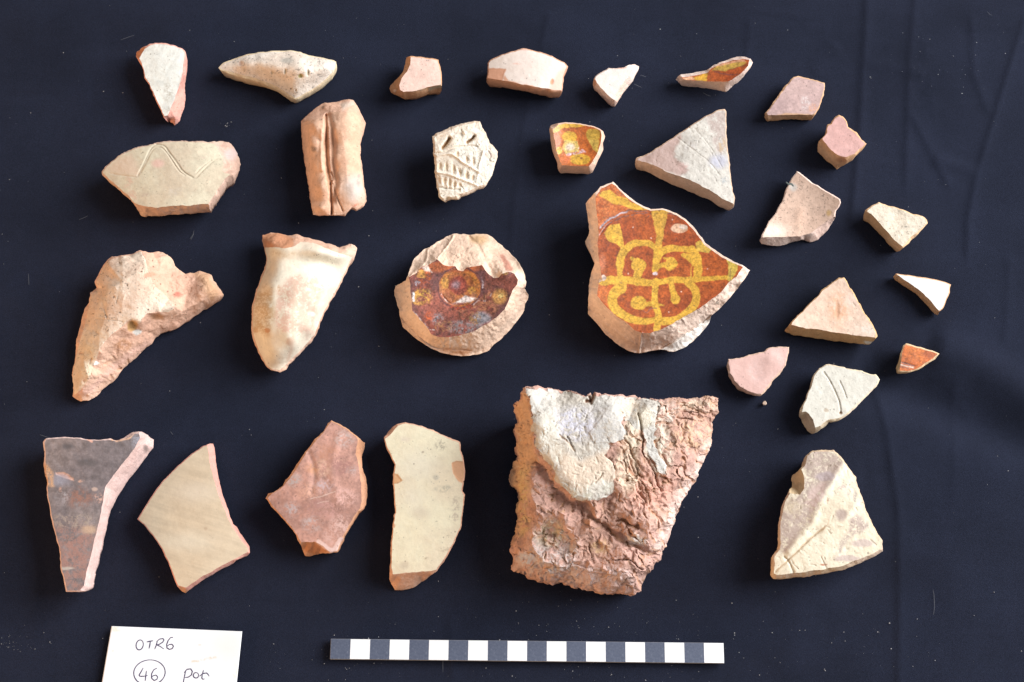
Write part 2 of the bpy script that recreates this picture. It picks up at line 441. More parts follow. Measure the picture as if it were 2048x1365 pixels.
def smooth(L, n=4):
    if len(L) < 3: return L
    q = np.concatenate([[2 * L[0] - L[1]], L, [2 * L[-1] - L[-2]]]); out = []
    for i in range(1, len(q) - 2):
        for j in range(n):
            t = j / n; a, b, c, d = q[i - 1:i + 3]
            out.append(.5 * (2 * b + (c - a) * t + (2 * a - 5 * b + 4 * c - d) * t * t + (3 * b - a - 3 * c + d) * t ** 3))
    return np.array(out + [q[-2]])
def LN(z, pts, **o):
    for k in ('w', 'dw'):
        if k in o: o[k] = [q / z.k for q in o[k]] if isinstance(o[k], (tuple, list)) else o[k] / z.k
    return ('line', smooth(z(*pts)), o)
def BL(z, x, y, rx, ry, **o):
    return ('blob', (z.ox + x / z.k, z.oy + y / z.k, rx / z.k, ry / z.k), o)

# ------------------------------------------------------------------ cloth
def cloth():
    step = .16
    x = np.arange(-52, 52.01, step); y = np.arange(-26, 60.01, step)
    gx, gy = np.meshgrid(x, y); W = np.stack([gx.ravel(), gy.ravel()], 1)
    # creases measured in the photograph, carried to real places on the cloth: (points, half width cm, height cm, kind)
    cr = [((1737, -120, 1734, 0, 1727, 128, 1720, 256, 1709, 385, 1700, 470), .55, .10, 's'),
          ((1836, -120, 1830, 0, 1819, 128, 1815, 256, 1811, 403), .5, .07, 's'),
          ((1727, 128, 1819, 139, 1852, 150), .4, .05, 'r'), ((1819, 220, 1866, 311, 1903, 381), .6, .07, 's'),
          ((1943, 20, 1947, 147, 1980, 234), .5, .06, 's'), ((2060, 0, 2013, 154, 1980, 264, 1954, 348, 1936, 440, 1934, 540), .45, .09, 's'),
          ((1866, 315, 1954, 344), .4, .06, 'r'), ((1500, 30, 1490, 160), .5, .04, 's'), ((1625, 150, 1650, 110, 1680, 90), .5, .04, 'r'),
          ((1735, 701, 1774, 864, 1796, 1021, 1799, 1160, 1796, 1500), .5, .09, 's'),
          ((1700, 730, 1785, 768, 1892, 819, 2048, 886, 2150, 930), 1.3, -.42, 'r'), ((1850, 690, 1960, 730, 2060, 790, 2160, 830), 1.2, .34, 'r'),
          ((1911, 740, 1906, 1020), .5, .03, 's'), ((1100, 20, 1086, 80, 1078, 130), .5, .05, 's'), ((1062, 190, 1050, 240, 1028, 420, 1015, 560), .5, .05, 's'),
          ((1700, 1040, 1860, 1120, 1990, 1240), 1.0, .05, 'r'), ((0, 560, 60, 620, 120, 560), .8, .05, 'r'), ((900, 1230, 905, 1365), .4, .05, 's'),
          ((0, 60, 300, 30, 620, 10), 1.4, .10, 'r'), ((1480, 540, 1720, 500, 2048, 620), 1.6, .07, 'r'), ((150, 470, 420, 450), 1.0, .04, 'r'),
          ((2020, 500, 2010, 700), .7, .05, 's'), ((1560, 1365, 1600, 1230, 1560, 1180), .8, .04, 'r')]
    cr = [(p, w * (.65 if k == 's' else 1), a, k) for p, w, a, k in cr]
    g = np.random.RandomState(9)
    for _ in range(46):   # fine press marks
        x0, y0 = g.uniform(0, 2048), g.uniform(-40, 1365)
        if g.rand() < .5: x0 = g.uniform(1450, 2048)
        a_ = g.uniform(0, 3.14); l_ = g.uniform(60, 240); cr.append(((x0, y0, x0 + l_ * math.cos(a_), y0 + l_ * math.sin(a_)), g.uniform(.2, .45), g.uniform(.008, .026) * g.choice([-1, 1]), 's'))
    h = .045 * fbm(W, .12, 3, 3) + .012 * fbm(W, .55, 8, 3)
    keep = np.ones(len(W))
    for pts, wd, a, k in cr:
        P = unp(np.array(pts, float).reshape(-1, 2), 0)[:, :2]
        d, t = dseg(W, P); m = d < wd * 5
        q = d[m] / wd; fade = sst(t[m], -.01, .12) * (1 - sst(t[m], .88, 1.01))
        if k == 'r': h[m] += 1.3 * a * np.exp(-q * q) * fade
        else:
            i0 = np.zeros(m.sum()); ds = d[m].copy()
            # signed side of the crease
            best = np.full(m.sum(), 1e9); sg = np.zeros(m.sum())
            for A, B in zip(P[:-1], P[1:]):
                v = B - A; r = W[m] - A; tt = np.clip((r @ v) / (v @ v), 0, 1); e = ((r - tt[:, None] * v) ** 2).sum(1)
                c = v[0] * r[:, 1] - v[1] * r[:, 0]; u = e < best; best[u] = e[u]; sg[u] = np.sign(c[u])
            h[m] += 1.35 * a * (np.exp(-q * 1.3) * .9 + .5 * sg * q * np.exp(-q)) * fade
    # lie flat under the finds
    z = h - h.max() * 0
    px = np.array([[1150, 650]]);
    z = z * .9
    lo = z.copy(); W3 = np.stack([W[:, 0], W[:, 1], lo - .06], 1)
    nx, ny = len(x), len(y); i = np.arange(nx * ny).reshape(ny, nx)
    T = np.concatenate([np.stack([i[:-1, :-1].ravel(), i[:-1, 1:].ravel(), i[1:, 1:].ravel()], 1), np.stack([i[:-1, :-1].ravel(), i[1:, 1:].ravel(), i[1:, :-1].ravel()], 1)])
    m, nt, b = mat_new('navy_cotton'); L = nt.links.new
    tc = N(nt, 'ShaderNodeTexCoord')
    w1 = N(nt, 'ShaderNodeTexWave', wave_type='BANDS', bands_direction='X', Scale=610.0, Distortion=6.0); w1.inputs['Detail Scale'].default_value = 3.0
    w2 = N(nt, 'ShaderNodeTexWave', wave_type='BANDS', bands_direction='Y', Scale=570.0, Distortion=6.0); w2.inputs['Detail Scale'].default_value = 3.0
    n1 = N(nt, 'ShaderNodeTexNoise', Scale=1400.0, Detail=3.0, Roughness=.7); n2 = N(nt, 'ShaderNodeTexNoise', Scale=14.0, Detail=5.0, Roughness=.6)
    for n in (w1, w2, n1, n2): L(tc.outputs['Object'], n.inputs['Vector'])
    a = N(nt, 'ShaderNodeMath', operation='MULTIPLY'); L(w1.outputs['Fac'], a.inputs[0]); L(w2.outputs['Fac'], a.inputs[1])
    a2 = N(nt, 'ShaderNodeMath', operation='ADD'); L(a.outputs[0], a2.inputs[0]); L(n1.outputs[0], a2.inputs[1])
    mr = N(nt, 'ShaderNodeMapRange'); L(a2.outputs[0], mr.inputs['Value']); mr.inputs['From Min'].default_value = .3; mr.inputs['From Max'].default_value = 1.3
    mr.inputs['To Min'].default_value = .55; mr.inputs['To Max'].default_value = 1.55
    mr2 = N(nt, 'ShaderNodeMapRange'); L(n2.outputs[0], mr2.inputs['Value']); mr2.inputs['From Min'].default_value = .3; mr2.inputs['From Max'].default_value = .7
    mr2.inputs['To Min'].default_value = .78; mr2.inputs['To Max'].default_value = 1.25
    mm = N(nt, 'ShaderNodeMath', operation='MULTIPLY'); L(mr.outputs[0], mm.inputs[0]); L(mr2.outputs[0], mm.inputs[1])
    vm = N(nt, 'ShaderNodeVectorMath', operation='SCALE'); vm.inputs[0].default_value = CLOTH; L(mm.outputs[0], vm.inputs['Scale'])
    L(vm.outputs[0], b.inputs['Base Color']); b.inputs['Roughness'].default_value = .95; b.inputs['Specular IOR Level'].default_value = .12
    b.inputs['Sheen Weight'].default_value = .09; b.inputs['Sheen Tint'].default_value = (.5, .6, 1, 1); b.inputs['Sheen Roughness'].default_value = .4
    bp = N(nt, 'ShaderNodeBump', Strength=.35, Distance=.0004); L(a2.outputs[0], bp.inputs['Height']); L(bp.outputs[0], b.inputs['Normal'])
    o = mesh('table_cloth', W3, T, m); o['kind'] = 'structure'; o['label'] = 'dark navy cotton cloth with fold creases under all the finds'
    return W3
CLOTH = (.0120, .0150, .0285)
cloth()

# ------------------------------------------------------------------ colours (pigment, linear)
CREAM = ((.70, .62, .46), (.60, .50, .35)); WHITE = ((.74, .74, .69), (.62, .61, .56)); PINK = ((.68, .42, .33), (.58, .33, .26))
PALEP = ((.78, .62, .54), (.70, .50, .42)); ORANGE = ((.66, .36, .21), (.54, .27, .15)); SALMON = ((.78, .40, .32), (.66, .32, .26))
CLAY = ((.70, .47, .34), (.60, .37, .25)); BUFF = ((.72, .56, .40), (.62, .45, .30))
YEL = (.60, .335, .038); GOR = ((.43, .10, .018), (.32, .055, .014)); YOR = (.62, .30, .03)

S = sherd
# ---- top row
S('potsherd', 'tall pale grey-white wedge sherd with a pink right side, leftmost in the top row', 'potsherd',
  Z1(318,180,330,150,372,122,420,100,470,93,540,98,600,112,645,128,665,150,668,200,672,300,668,400,666,520,650,580,625,640,598,674,560,645,520,610,500,580,470,510,420,400,385,340,370,285,350,225,328,205),
  Z1(345,200,365,165,382,137,425,108,470,100,540,104,600,118,640,135,660,165,655,230,645,320,622,400,592,480,565,560,548,600,520,604,500,580,470,510,420,400,385,340,370,285,350,225),
  t=1.1, tilt=(.05, -.1), bend=(0, -.1, .0), fc=((.78,.80,.75),(.68,.70,.65)), ec=SALMON, spk=.12, striae=(-62, .06, .25),
  ops=[BL(Z1,545,440,30,70,c=(.52,.5,.43),soft=8,mot=0.1), PL(Z1,(318,205,318,160,380,120,400,128,365,170,345,205),c=(.6,.25,.13),on='e'), BL(Z1,545,555,12,22,c=(.45,.42,.36),mot=.1,soft=3)])
S('potsherd', 'long cream lens-shaped sherd with a pitted surface, second from the left in the top row', 'potsherd',
  Z1(897,262,925,235,1000,205,1090,175,1180,155,1280,147,1400,143,1470,155,1530,178,1600,190,1690,208,1722,225,1728,250,1700,310,1660,350,1600,395,1530,440,1440,487,1400,470,1300,410,1180,365,1080,340,980,310,915,285),
  Z1(905,262,930,240,1000,212,1090,182,1180,162,1280,154,1400,150,1470,162,1530,184,1600,196,1690,214,1718,228,1722,250,1695,308,1655,345,1595,388,1530,430,1440,478,1400,452,1300,392,1180,346,1080,322,980,292,920,275),
  t=1.3, tilt=(-.05, .02), ctrl=CT(Z1,950,245,.9,1100,235,1.5,1300,240,1.9,1500,240,2.0,1660,240,1.6,1440,440,1.1,1500,350,1.7,1300,330,1.5,1150,285,1.3,1200,180,1.3,1450,190,1.5),
  sh=.8, fc=((.78,.69,.59),(.74,.60,.48)), ec=((.74,.60,.40),(.66,.50,.32)), spk=.45, fn=.022, en=.03, fmat=M_ROUGH, fvar=.1,
  ops=[BL(Z1,1475,325,16,14,c=(.35,.28,.10),d=-.12,soft=2), BL(Z1,1525,300,10,22,c=(.5,.42,.3),d=-.1,soft=2), BL(Z1,1365,290,8,18,c=(.5,.42,.3),d=-.1,soft=2), BL(Z1,1055,235,16,14,c=(.62,.45,.36),d=-.08), BL(Z1,1290,215,110,25,c=(.56,.46,.38),mot=.1,soft=8), BL(Z1,1375,215,40,16,c=(.5,.45,.38),mot=.0,soft=4),
       BL(Z1,1275,300,8,12,c=(.5,.42,.3),d=-.08,soft=2), BL(Z1,1440,425,5,8,c=(.4,.3,.2),d=-.08,soft=1), BL(Z1,1410,410,6,5,c=(.4,.3,.2),d=-.08,soft=1)])
S('potsherd', 'small pink rim sherd with a thick rounded orange lip on its left', 'potsherd',
  Z2(68,410,75,385,100,360,135,330,160,290,175,240,185,190,215,185,300,190,412,208,418,240,430,300,434,400,380,415,300,432,230,450,160,460,100,458,75,440),
  Z2(215,192,212,240,190,290,150,345,132,390,140,420,165,436,250,428,330,404,400,386,432,385,430,300,418,240,412,208,300,190),
  t=1.3, tilt=(-.12, 0), fc=((.74,.55,.46),(.68,.46,.38)), ec=((.62,.33,.18),(.55,.28,.14)), spk=.2, en=.02, striae=(4,.05,.3), gapfull=12,
  ops=[BL(Z2,107,427,10,9,c=(.75,.55,.4),on='e',soft=1), PL(Z2,(230,432,300,408,380,395,436,375,436,402,380,412,300,430),c=(.42,.32,.22),on='both',mot=.05)])
S('potsherd', 'broad six-sided white-slipped sherd with bare orange patch at its lower left, top row', 'potsherd',
  Z2(745,350,755,300,757,230,770,210,850,175,950,145,1005,130,1080,142,1150,165,1230,200,1290,225,1314,255,1300,295,1285,330,1280,380,1275,430,1200,430,1100,415,1000,400,900,378,800,365),
  Z2(750,335,757,230,770,212,850,177,950,147,1005,132,1080,144,1150,167,1230,202,1290,227,1311,255,1297,290,1282,330,1276,380,1272,424,1200,418,1110,402,1000,384,900,362,820,346),
  t=1.1, tilt=(0,.0), bend=(0,-.25,0), fc=((.78,.70,.64),(.72,.62,.55)), ec=((.66,.38,.26),(.56,.30,.19)), en=.03, spk=.08, fvar=.06, fmat=M_SMOOTH,
  ops=[PL(Z2,(745,275,800,270,882,273,866,308,862,345,840,360,745,345),c=(.62,.32,.20),d=-.02), PL(Z2,(1330,240,1290,262,1240,300,1222,345,1195,380,1180,440,1280,440,1290,330),c=(.76,.50,.40),soft=5),
       PL(Z2,(870,310,905,355,980,378,1100,398,1110,410,860,380),c=(.62,.34,.22)), BL(Z2,960,240,26,5,c=(.75,.5,.42),soft=3), BL(Z2,1205,362,12,18,c=(.6,.28,.16),d=-.03,soft=2), BL(Z2,1000,140,60,8,c=(.74,.46,.38),soft=5,mot=.1), BL(Z2,1090,260,60,25,c=(.78,.58,.5),soft=14,a=.5)])
S('potsherd', 'small white wedge sherd with a narrow tip pointing upper right, top row', 'potsherd',
  Z2(1490,390,1495,345,1505,325,1560,290,1600,265,1650,272,1700,265,1740,243,1780,240,1812,258,1812,280,1790,310,1775,345,1730,400,1690,460,1650,517,1620,505,1580,470,1530,430),
  Z2(1505,345,1510,328,1560,292,1600,270,1650,276,1705,268,1735,262,1765,285,1745,320,1705,365,1670,420,1645,465,1640,492,1600,462,1555,415,1520,375),
  t=1.1, fc=((.78,.74,.69),(.74,.66,.6)), ec=((.80,.64,.56),(.74,.52,.42)), en=.03, fvar=.05, gapfull=14, ops=[BL(Z2,1690,268,30,6,c=(.78,.45,.35),on='both',soft=3), BL(Z2,1500,370,14,30,c=(.62,.33,.2),on='e',soft=4)])
S('glazed_potsherd', 'small lozenge sherd with orange and yellow glaze lying in the top row', 'potsherd',
  Z3(387,282,400,262,430,240,500,235,570,222,620,205,655,175,720,155,775,130,815,117,870,120,915,133,928,160,905,200,870,250,830,290,770,340,742,365,700,360,640,345,560,335,480,320,430,305),
  Z3(432,262,500,254,560,246,615,228,642,198,668,184,740,162,790,142,860,136,905,141,896,178,856,228,804,268,758,294,700,292,610,290,520,286,440,276),
  t=.9, tilt=(.25,-.1), bend=(30,.2,0), fc=((.42,.10,.02),(.34,.065,.015)), ec=PALEP, en=.03, fname='glazed_face', fmat=M_GLAZE, gloss=1, pvar=.32, gapfull=10,
  ops=[PL(Z3,(500,270,560,246,618,232,612,292,540,288),c=YEL), PL(Z3,(640,215,690,180,830,150,885,150,850,180,790,205,740,222),c=(.52,.34,.07)), PL(Z3,(440,265,500,256,520,284,450,276),c=(.74,.42,.25)),
       PL(Z3,(655,190,700,172,790,148,870,138,880,148,790,160,700,185),c=(.62,.33,.2)), LN(Z3,(660,225,760,245,830,240),w=5,c=(.12,.05,.05)), LN(Z3,(790,205,900,160),w=4,c=(.2,.06,.03))])
# ---- right-hand small ones
S('potsherd', 'mauve-pink four-sided sherd at the right end of the top row', 'potsherd',
  Z3(1015,520,1050,470,1090,410,1150,330,1215,262,1245,252,1300,268,1380,285,1430,300,1439,325,1425,390,1400,460,1375,510,1350,545,1270,556,1160,556,1055,560,1030,545),
  Z3(1030,512,1060,470,1110,402,1165,328,1220,266,1247,256,1300,272,1380,289,1432,305,1434,325,1418,388,1394,455,1372,505,1345,526,1250,526,1150,524,1040,532),
  t=.85, fc=((.50,.345,.32),(.40,.27,.26)), ec=((.66,.42,.27),(.55,.33,.18)), spk=.15, fvar=.2,
  ops=[BL(Z3,1300,440,30,50,c=(.66,.6,.58),mot=.1,soft=6), BL(Z3,1350,480,30,30,c=(.62,.33,.22),mot=.1,soft=4), PL(Z3,(1040,530,1150,515,1350,520,1350,532,1040,540),c=(.5,.3,.18),on='both',mot=0)])
S('potsherd', 'chunky pink lozenge sherd with deep orange left side, between the two folds at upper right', 'potsherd',
  Z3(1385,770,1390,710,1415,690,1440,650,1450,600,1480,590,1500,550,1535,525,1575,550,1590,575,1600,610,1650,650,1728,725,1700,760,1650,810,1590,850,1525,908,1500,885,1450,840,1430,800),
  Z3(1412,695,1443,648,1458,600,1485,592,1503,555,1535,529,1573,553,1588,578,1600,614,1650,655,1724,726,1690,755,1640,800,1580,822,1545,815,1500,790,1460,752,1428,716),
  t=1.6, tilt=(0,.0), fc=((.62,.37,.34),(.54,.31,.28)), ec=((.72,.46,.28),(.62,.36,.19)), en=.06, spk=.12, gapfull=22,
  ops=[BL(Z3,1555,838,35,18,c=(.5,.26,.14),on='e',mot=0,soft=4)])
S('potsherd', 'pinkish-buff sherd with a concave left edge and a dark fibre caught on it', 'potsherd',
  Z4(278,570,290,545,310,490,340,430,390,370,430,290,465,200,500,130,540,78,580,105,630,150,700,190,780,240,840,275,848,300,835,330,812,360,808,400,775,460,730,515,690,560,630,580,600,570,575,552,520,568,470,590,420,604,350,600,295,590),
  Z4(302,538,312,490,342,430,392,370,432,290,467,200,502,134,540,84,580,109,630,154,700,194,780,244,838,280,843,300,830,328,808,358,800,396,750,428,695,468,640,505,600,522,562,538,480,540,400,545),
  t=.95, bend=(60,-.0,.3), fc=((.60,.42,.32),(.53,.36,.27)), ec=PALEP, spk=.42, en=.04, fn=.018,
  ops=[BL(Z4,370,500,90,50,c=(.76,.60,.50),soft=14), BL(Z4,560,420,40,90,c=(.68,.45,.33),mot=.1,soft=10,d=.03), BL(Z4,765,370,16,20,c=(.45,.28,.12),mot=0,soft=3), BL(Z4,510,190,30,25,c=(.55,.5,.45),mot=0,soft=5)])
S('potsherd', 'cream wedge sherd with a thick orange-buff left edge, farthest right on the bare upper cloth', 'potsherd',
  Z4(1010,380,1020,355,1060,325,1110,298,1180,320,1280,350,1350,380,1420,395,1450,420,1455,445,1420,480,1380,530,1320,580,1265,628,1240,622,1200,580,1130,510,1070,450,1030,415),
  Z4(1030,362,1062,332,1110,303,1180,325,1280,355,1350,385,1420,400,1445,422,1449,442,1412,474,1372,518,1330,545,1296,588,1275,604,1220,558,1160,490,1110,432,1062,384),
  t=1.15, fc=((.70,.62,.50),(.60,.52,.40)), ec=((.74,.50,.30),(.64,.40,.21)), fn=.03, en=.03, spk=.2, gapfull=14, fmat=M_ROUGH, ops=[BL(Z4,1235,420,60,80,c=(.7,.6,.47),mot=.1,soft=10,d=-.06)])
# ---- second row
S('incised_potsherd', 'wide cream sherd with an incised wavy double line along its upper edge', 'potsherd',
  Z1(78,995,100,970,150,925,200,880,270,845,340,820,440,795,520,780,650,777,800,783,970,785,990,800,1015,840,1045,890,1055,940,1045,985,1010,1010,975,1045,950,1055,920,1100,880,1160,840,1210,825,1240,780,1268,720,1278,680,1280,600,1290,480,1300,360,1308,345,1280,315,1225,270,1170,200,1110,130,1050,90,1020),
  Z1(85,995,150,930,200,886,270,850,340,826,440,800,520,785,650,782,840,787,868,800,900,850,920,880,935,935,922,985,948,1008,990,1012,950,1042,890,1120,850,1188,835,1222,700,1228,560,1232,470,1245,400,1240,335,1222,315,1215,265,1165,200,1105,130,1045,100,1015),
  t=1.5, tilt=(0,.02), bend=(90,-.3,-.35), fc=((.62,.56,.41),(.56,.46,.33)), ec=((.60,.42,.33),(.58,.38,.29)), en=.07, gapfull=16, spk=.1, fn=.014, fvar=.1,
  ops=[LN(Z1,(335,1018,365,960,400,885,430,830,465,800),w=10,dw=12,c=(.56,.48,.35),d=-.055), LN(Z1,(470,803,520,815,560,865,610,935,650,990,700,1025,735,1038,770,1005,820,955,870,915,912,908),w=7,dw=12,c=(.56,.48,.35),d=-.055),
       LN(Z1,(355,1000,390,935,420,870,450,832,490,822,530,850,580,925,625,990,665,1020),w=4,dw=7,c=(.60,.51,.38),d=-.05), LN(Z1,(745,1000,790,955,850,915),w=4,dw=7,c=(.60,.51,.38),d=-.05), LN(Z1,(140,1005,220,1018,320,1030),w=4,dw=6,c=(.58,.44,.3),d=-.03),
       PL(Z1,(150,1000,330,1025,345,1000,290,870,200,890,110,985),c=(.64,.50,.37),soft=8), PL(Z1,(250,1030,320,1040,290,1100,340,1180,300,1200,240,1120),c=(.62,.44,.32),soft=4,mot=.05), BL(Z1,475,935,40,28,c=(.66,.44,.35),mot=.0,soft=5), BL(Z1,390,1160,30,16,c=(.48,.36,.28),mot=.1,soft=4), BL(Z1,600,1130,50,30,c=(.56,.48,.38),mot=.2,soft=6), BL(Z1,790,890,40,20,c=(.60,.48,.36),mot=.1,soft=5),
       BL(Z1,990,870,50,40,c=(.60,.44,.40),on='e',soft=5)])
S('handle_sherd', 'terracotta double-rolled handle fragment with a deep groove down its middle', 'pottery handle',
  Z1(1473,640,1520,600,1560,560,1600,530,1640,512,1700,510,1760,495,1810,486,1850,497,1875,530,1890,570,1910,610,1930,655,1920,690,1900,760,1893,850,1900,920,1910,1010,1920,1090,1935,1150,1942,1200,1920,1230,1860,1262,1830,1245,1780,1298,1700,1295,1650,1300,1560,1295,1550,1240,1530,1100,1510,960,1490,850,1480,740),
  Z1(1480,655,1530,640,1640,600,1660,580,1720,572,1790,580,1860,570,1900,620,1922,660,1912,690,1893,760,1886,850,1893,920,1903,1010,1912,1090,1927,1150,1934,1198,1905,1222,1855,1240,1828,1232,1770,1285,1700,1285,1650,1288,1568,1285,1558,1240,1538,1100,1518,960,1497,850,1488,740),
  ctrl=CT(Z1,1560,650,2.3,1560,800,2.35,1580,950,2.3,1590,1100,2.3,1610,1250,2.2,1740,650,2.5,1780,800,2.4,1790,950,2.4,1800,1100,2.3,1820,1200,2.1,1760,560,2.1,1700,560,1.9,1620,570,1.5,1840,560,1.7,1600,610,2.0,1740,600,2.3,1680,530,1.5,1800,510,1.4,1850,700,2.2,1850,900,2.1,1860,1100,2.2,1530,720,1.9,1545,900,1.9,1570,1080,1.9,1590,1200,1.9,1650,800,2.2,1670,1000,2.2,1690,1200,2.1),
  shl=CT(Z1,1473,640,1.2,1490,850,1.1,1530,1100,1.1,1560,1295,1.7,1700,1298,1.8,1830,1250,1.9,1940,1200,1.7,1915,1050,1.5,1893,850,1.4,1930,655,1.3,1875,530,1.1,1700,505,1.0,1560,560,1.1), facet=.3, inset=.25, fc=((.70,.43,.29),(.63,.37,.24)), ec=((.66,.40,.28),(.56,.32,.22)), fn=.03, en=.05, spk=.16, fvar=.16,
  ops=[LN(Z1,(1650,600,1655,700,1655,800,1658,900,1668,990,1680,1060,1685,1150,1692,1290),w=(9,14,18,20,26,14,9),dw=(18,26,30,36,36,20,14),c=(.50,.27,.15),d=-.42,wob=4,soft=3), LN(Z1,(1690,1000,1700,1040,1680,1080),w=5,dw=12,c=(.45,.24,.14),d=-.2), LN(Z1,(1700,1080,1730,1180,1770,1270),w=4,dw=12,c=(.55,.32,.2),d=-.12), LN(Z1,(1560,640,1500,660),w=4,dw=10,d=-.06), LN(Z1,(1672,600,1700,750,1700,900,1712,1000,1720,1080,1700,1200),w=24,dw=44,d=-.28,c=(.62,.36,.22),a=.5), LN(Z1,(1622,700,1618,850,1625,980),w=6,dw=26,d=.10,c=(.72,.46,.34),a=.5),  # darker strokes paint the groove's shading along with its relief
       BL(Z1,1568,828,18,16,c=(.22,.15,.11),mot=-.2,soft=4), BL(Z1,1632,542,9,10,c=(.25,.15,.1),on='both',soft=2), BL(Z1,1850,1110,75,90,c=(.58,.47,.40),mot=.0,soft=14), BL(Z1,1880,1050,16,40,c=(.38,.3,.26),mot=.1,soft=5), BL(Z1,1800,1010,20,18,c=(.4,.27,.2),mot=.1,soft=4), LN(Z1,(1840,1235,1900,1215),w=14,c=(.62,.2,.12),mot=.1,on='both'), PL(Z1,(1750,520,1840,495,1850,520,1770,560),c=(.62,.48,.38),on='both',soft=4)])
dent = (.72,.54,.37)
S('moulded_potsherd', 'cream moulded sherd with rows of oval impressions and two slots', 'potsherd',
  Z2(368,745,400,725,440,708,500,680,560,655,640,643,700,642,715,680,745,720,750,760,770,790,800,820,822,860,822,910,800,960,785,1020,755,1075,740,1095,690,1110,640,1135,560,1165,545,1182,490,1180,440,1200,410,1170,400,1110,390,1000,378,880,372,800),
  None, t=1.8, tilt=(0,-.0), bend=(0,-.15,-.1), fc=((.80,.74,.63),(.74,.65,.53)), ec=((.76,.67,.54),(.66,.52,.40)), fn=.05, en=.06, spk=.3, fmat=M_ROUGH, rim=4, s=5, inset=.2,
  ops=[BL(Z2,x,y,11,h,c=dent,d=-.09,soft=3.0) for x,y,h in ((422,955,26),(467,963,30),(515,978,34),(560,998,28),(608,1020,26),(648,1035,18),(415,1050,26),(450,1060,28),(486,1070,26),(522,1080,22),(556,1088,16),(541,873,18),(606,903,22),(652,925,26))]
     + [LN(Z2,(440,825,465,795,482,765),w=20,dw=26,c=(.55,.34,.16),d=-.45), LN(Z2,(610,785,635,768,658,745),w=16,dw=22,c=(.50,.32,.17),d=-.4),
        LN(Z2,(385,865,450,855,560,815,680,815),w=4,dw=16,d=-.08,c=(.70,.60,.48)), LN(Z2,(400,880,500,870,600,940,700,1000),w=2,dw=16,d=.10), LN(Z2,(400,1000,480,1010,580,1050,680,1090),w=2,dw=18,d=.10), LN(Z2,(395,1100,480,1110,560,1120),w=4,dw=14,d=-.08,c=(.6,.55,.45)),
        BL(Z2,770,880,30,40,c=(.78,.58,.5),mot=.2,soft=8), LN(Z2,(760,850,775,880,765,915,800,930),w=3,dw=6,c=(.4,.33,.27),d=-.06), LN(Z2,(725,850,700,930,690,1000,680,1040),w=2,dw=14,d=.08), PL(Z2,(370,750,440,715,520,690,480,740,400,770),c=(.76,.58,.42),soft=6,mot=.1), BL(Z2,560,740,24,16,d=-.08,soft=3), BL(Z2,690,700,30,16,d=-.07,soft=3), BL(Z2,590,720,12,10,d=.1), chaff((865,240,1000,405),90,6,1.3,-.06,c=(.5,.4,.28),seed=21)])
S('glazed_potsherd', 'small shield-shaped sherd glazed orange with yellow blobs, above the large glazed sherd', 'potsherd',
  Z2(1185,700,1195,670,1240,655,1300,645,1400,655,1480,670,1540,695,1560,710,1574,745,1560,780,1565,840,1530,900,1485,998,1400,998,1275,1003,1245,960,1240,925,1215,860,1195,790),
  Z2(1207,695,1250,664,1300,654,1400,662,1480,678,1543,703,1549,740,1545,800,1520,870,1482,930,1462,955,1380,950,1275,950,1262,920,1240,870,1227,800,1216,740),
  t=1.5, bend=(0,.35,.2), fc=((.46,.12,.02),(.36,.075,.016)), ec=((.72,.50,.38),(.66,.43,.32)), fname='glazed_face', fmat=M_GLAZE, gloss=1, pvar=.32, en=.02, gapfull=14,
  ops=[PL(Z2,(1200,700,1250,655,1400,655,1445,672,1380,684,1280,690,1215,722),c=YEL), BL(Z2,1325,755,52,42,c=YEL), PL(Z2,(1290,770,1385,780,1390,850,1300,870,1275,820),c=(.60,.42,.12)), BL(Z2,1255,845,22,26,c=(.6,.34,.05)), BL(Z2,1490,735,50,44,c=(.55,.36,.06)), PL(Z2,(1460,770,1530,770,1530,870,1490,830),c=(.55,.38,.08)),
       BL(Z2,1400,905,72,40,c=YEL), BL(Z2,1405,898,9,9,c=(.25,.1,.03)), PL(Z2,(1280,860,1340,865,1390,820,1440,850,1380,870,1320,885,1290,875),c=(.66,.55,.62),mot=.05,soft=2), BL(Z2,1330,820,30,26,c=(.7,.55,.42),mot=.0,soft=4), BL(Z2,1300,905,34,30,c=(.55,.15,.06),mot=.1,soft=3)])
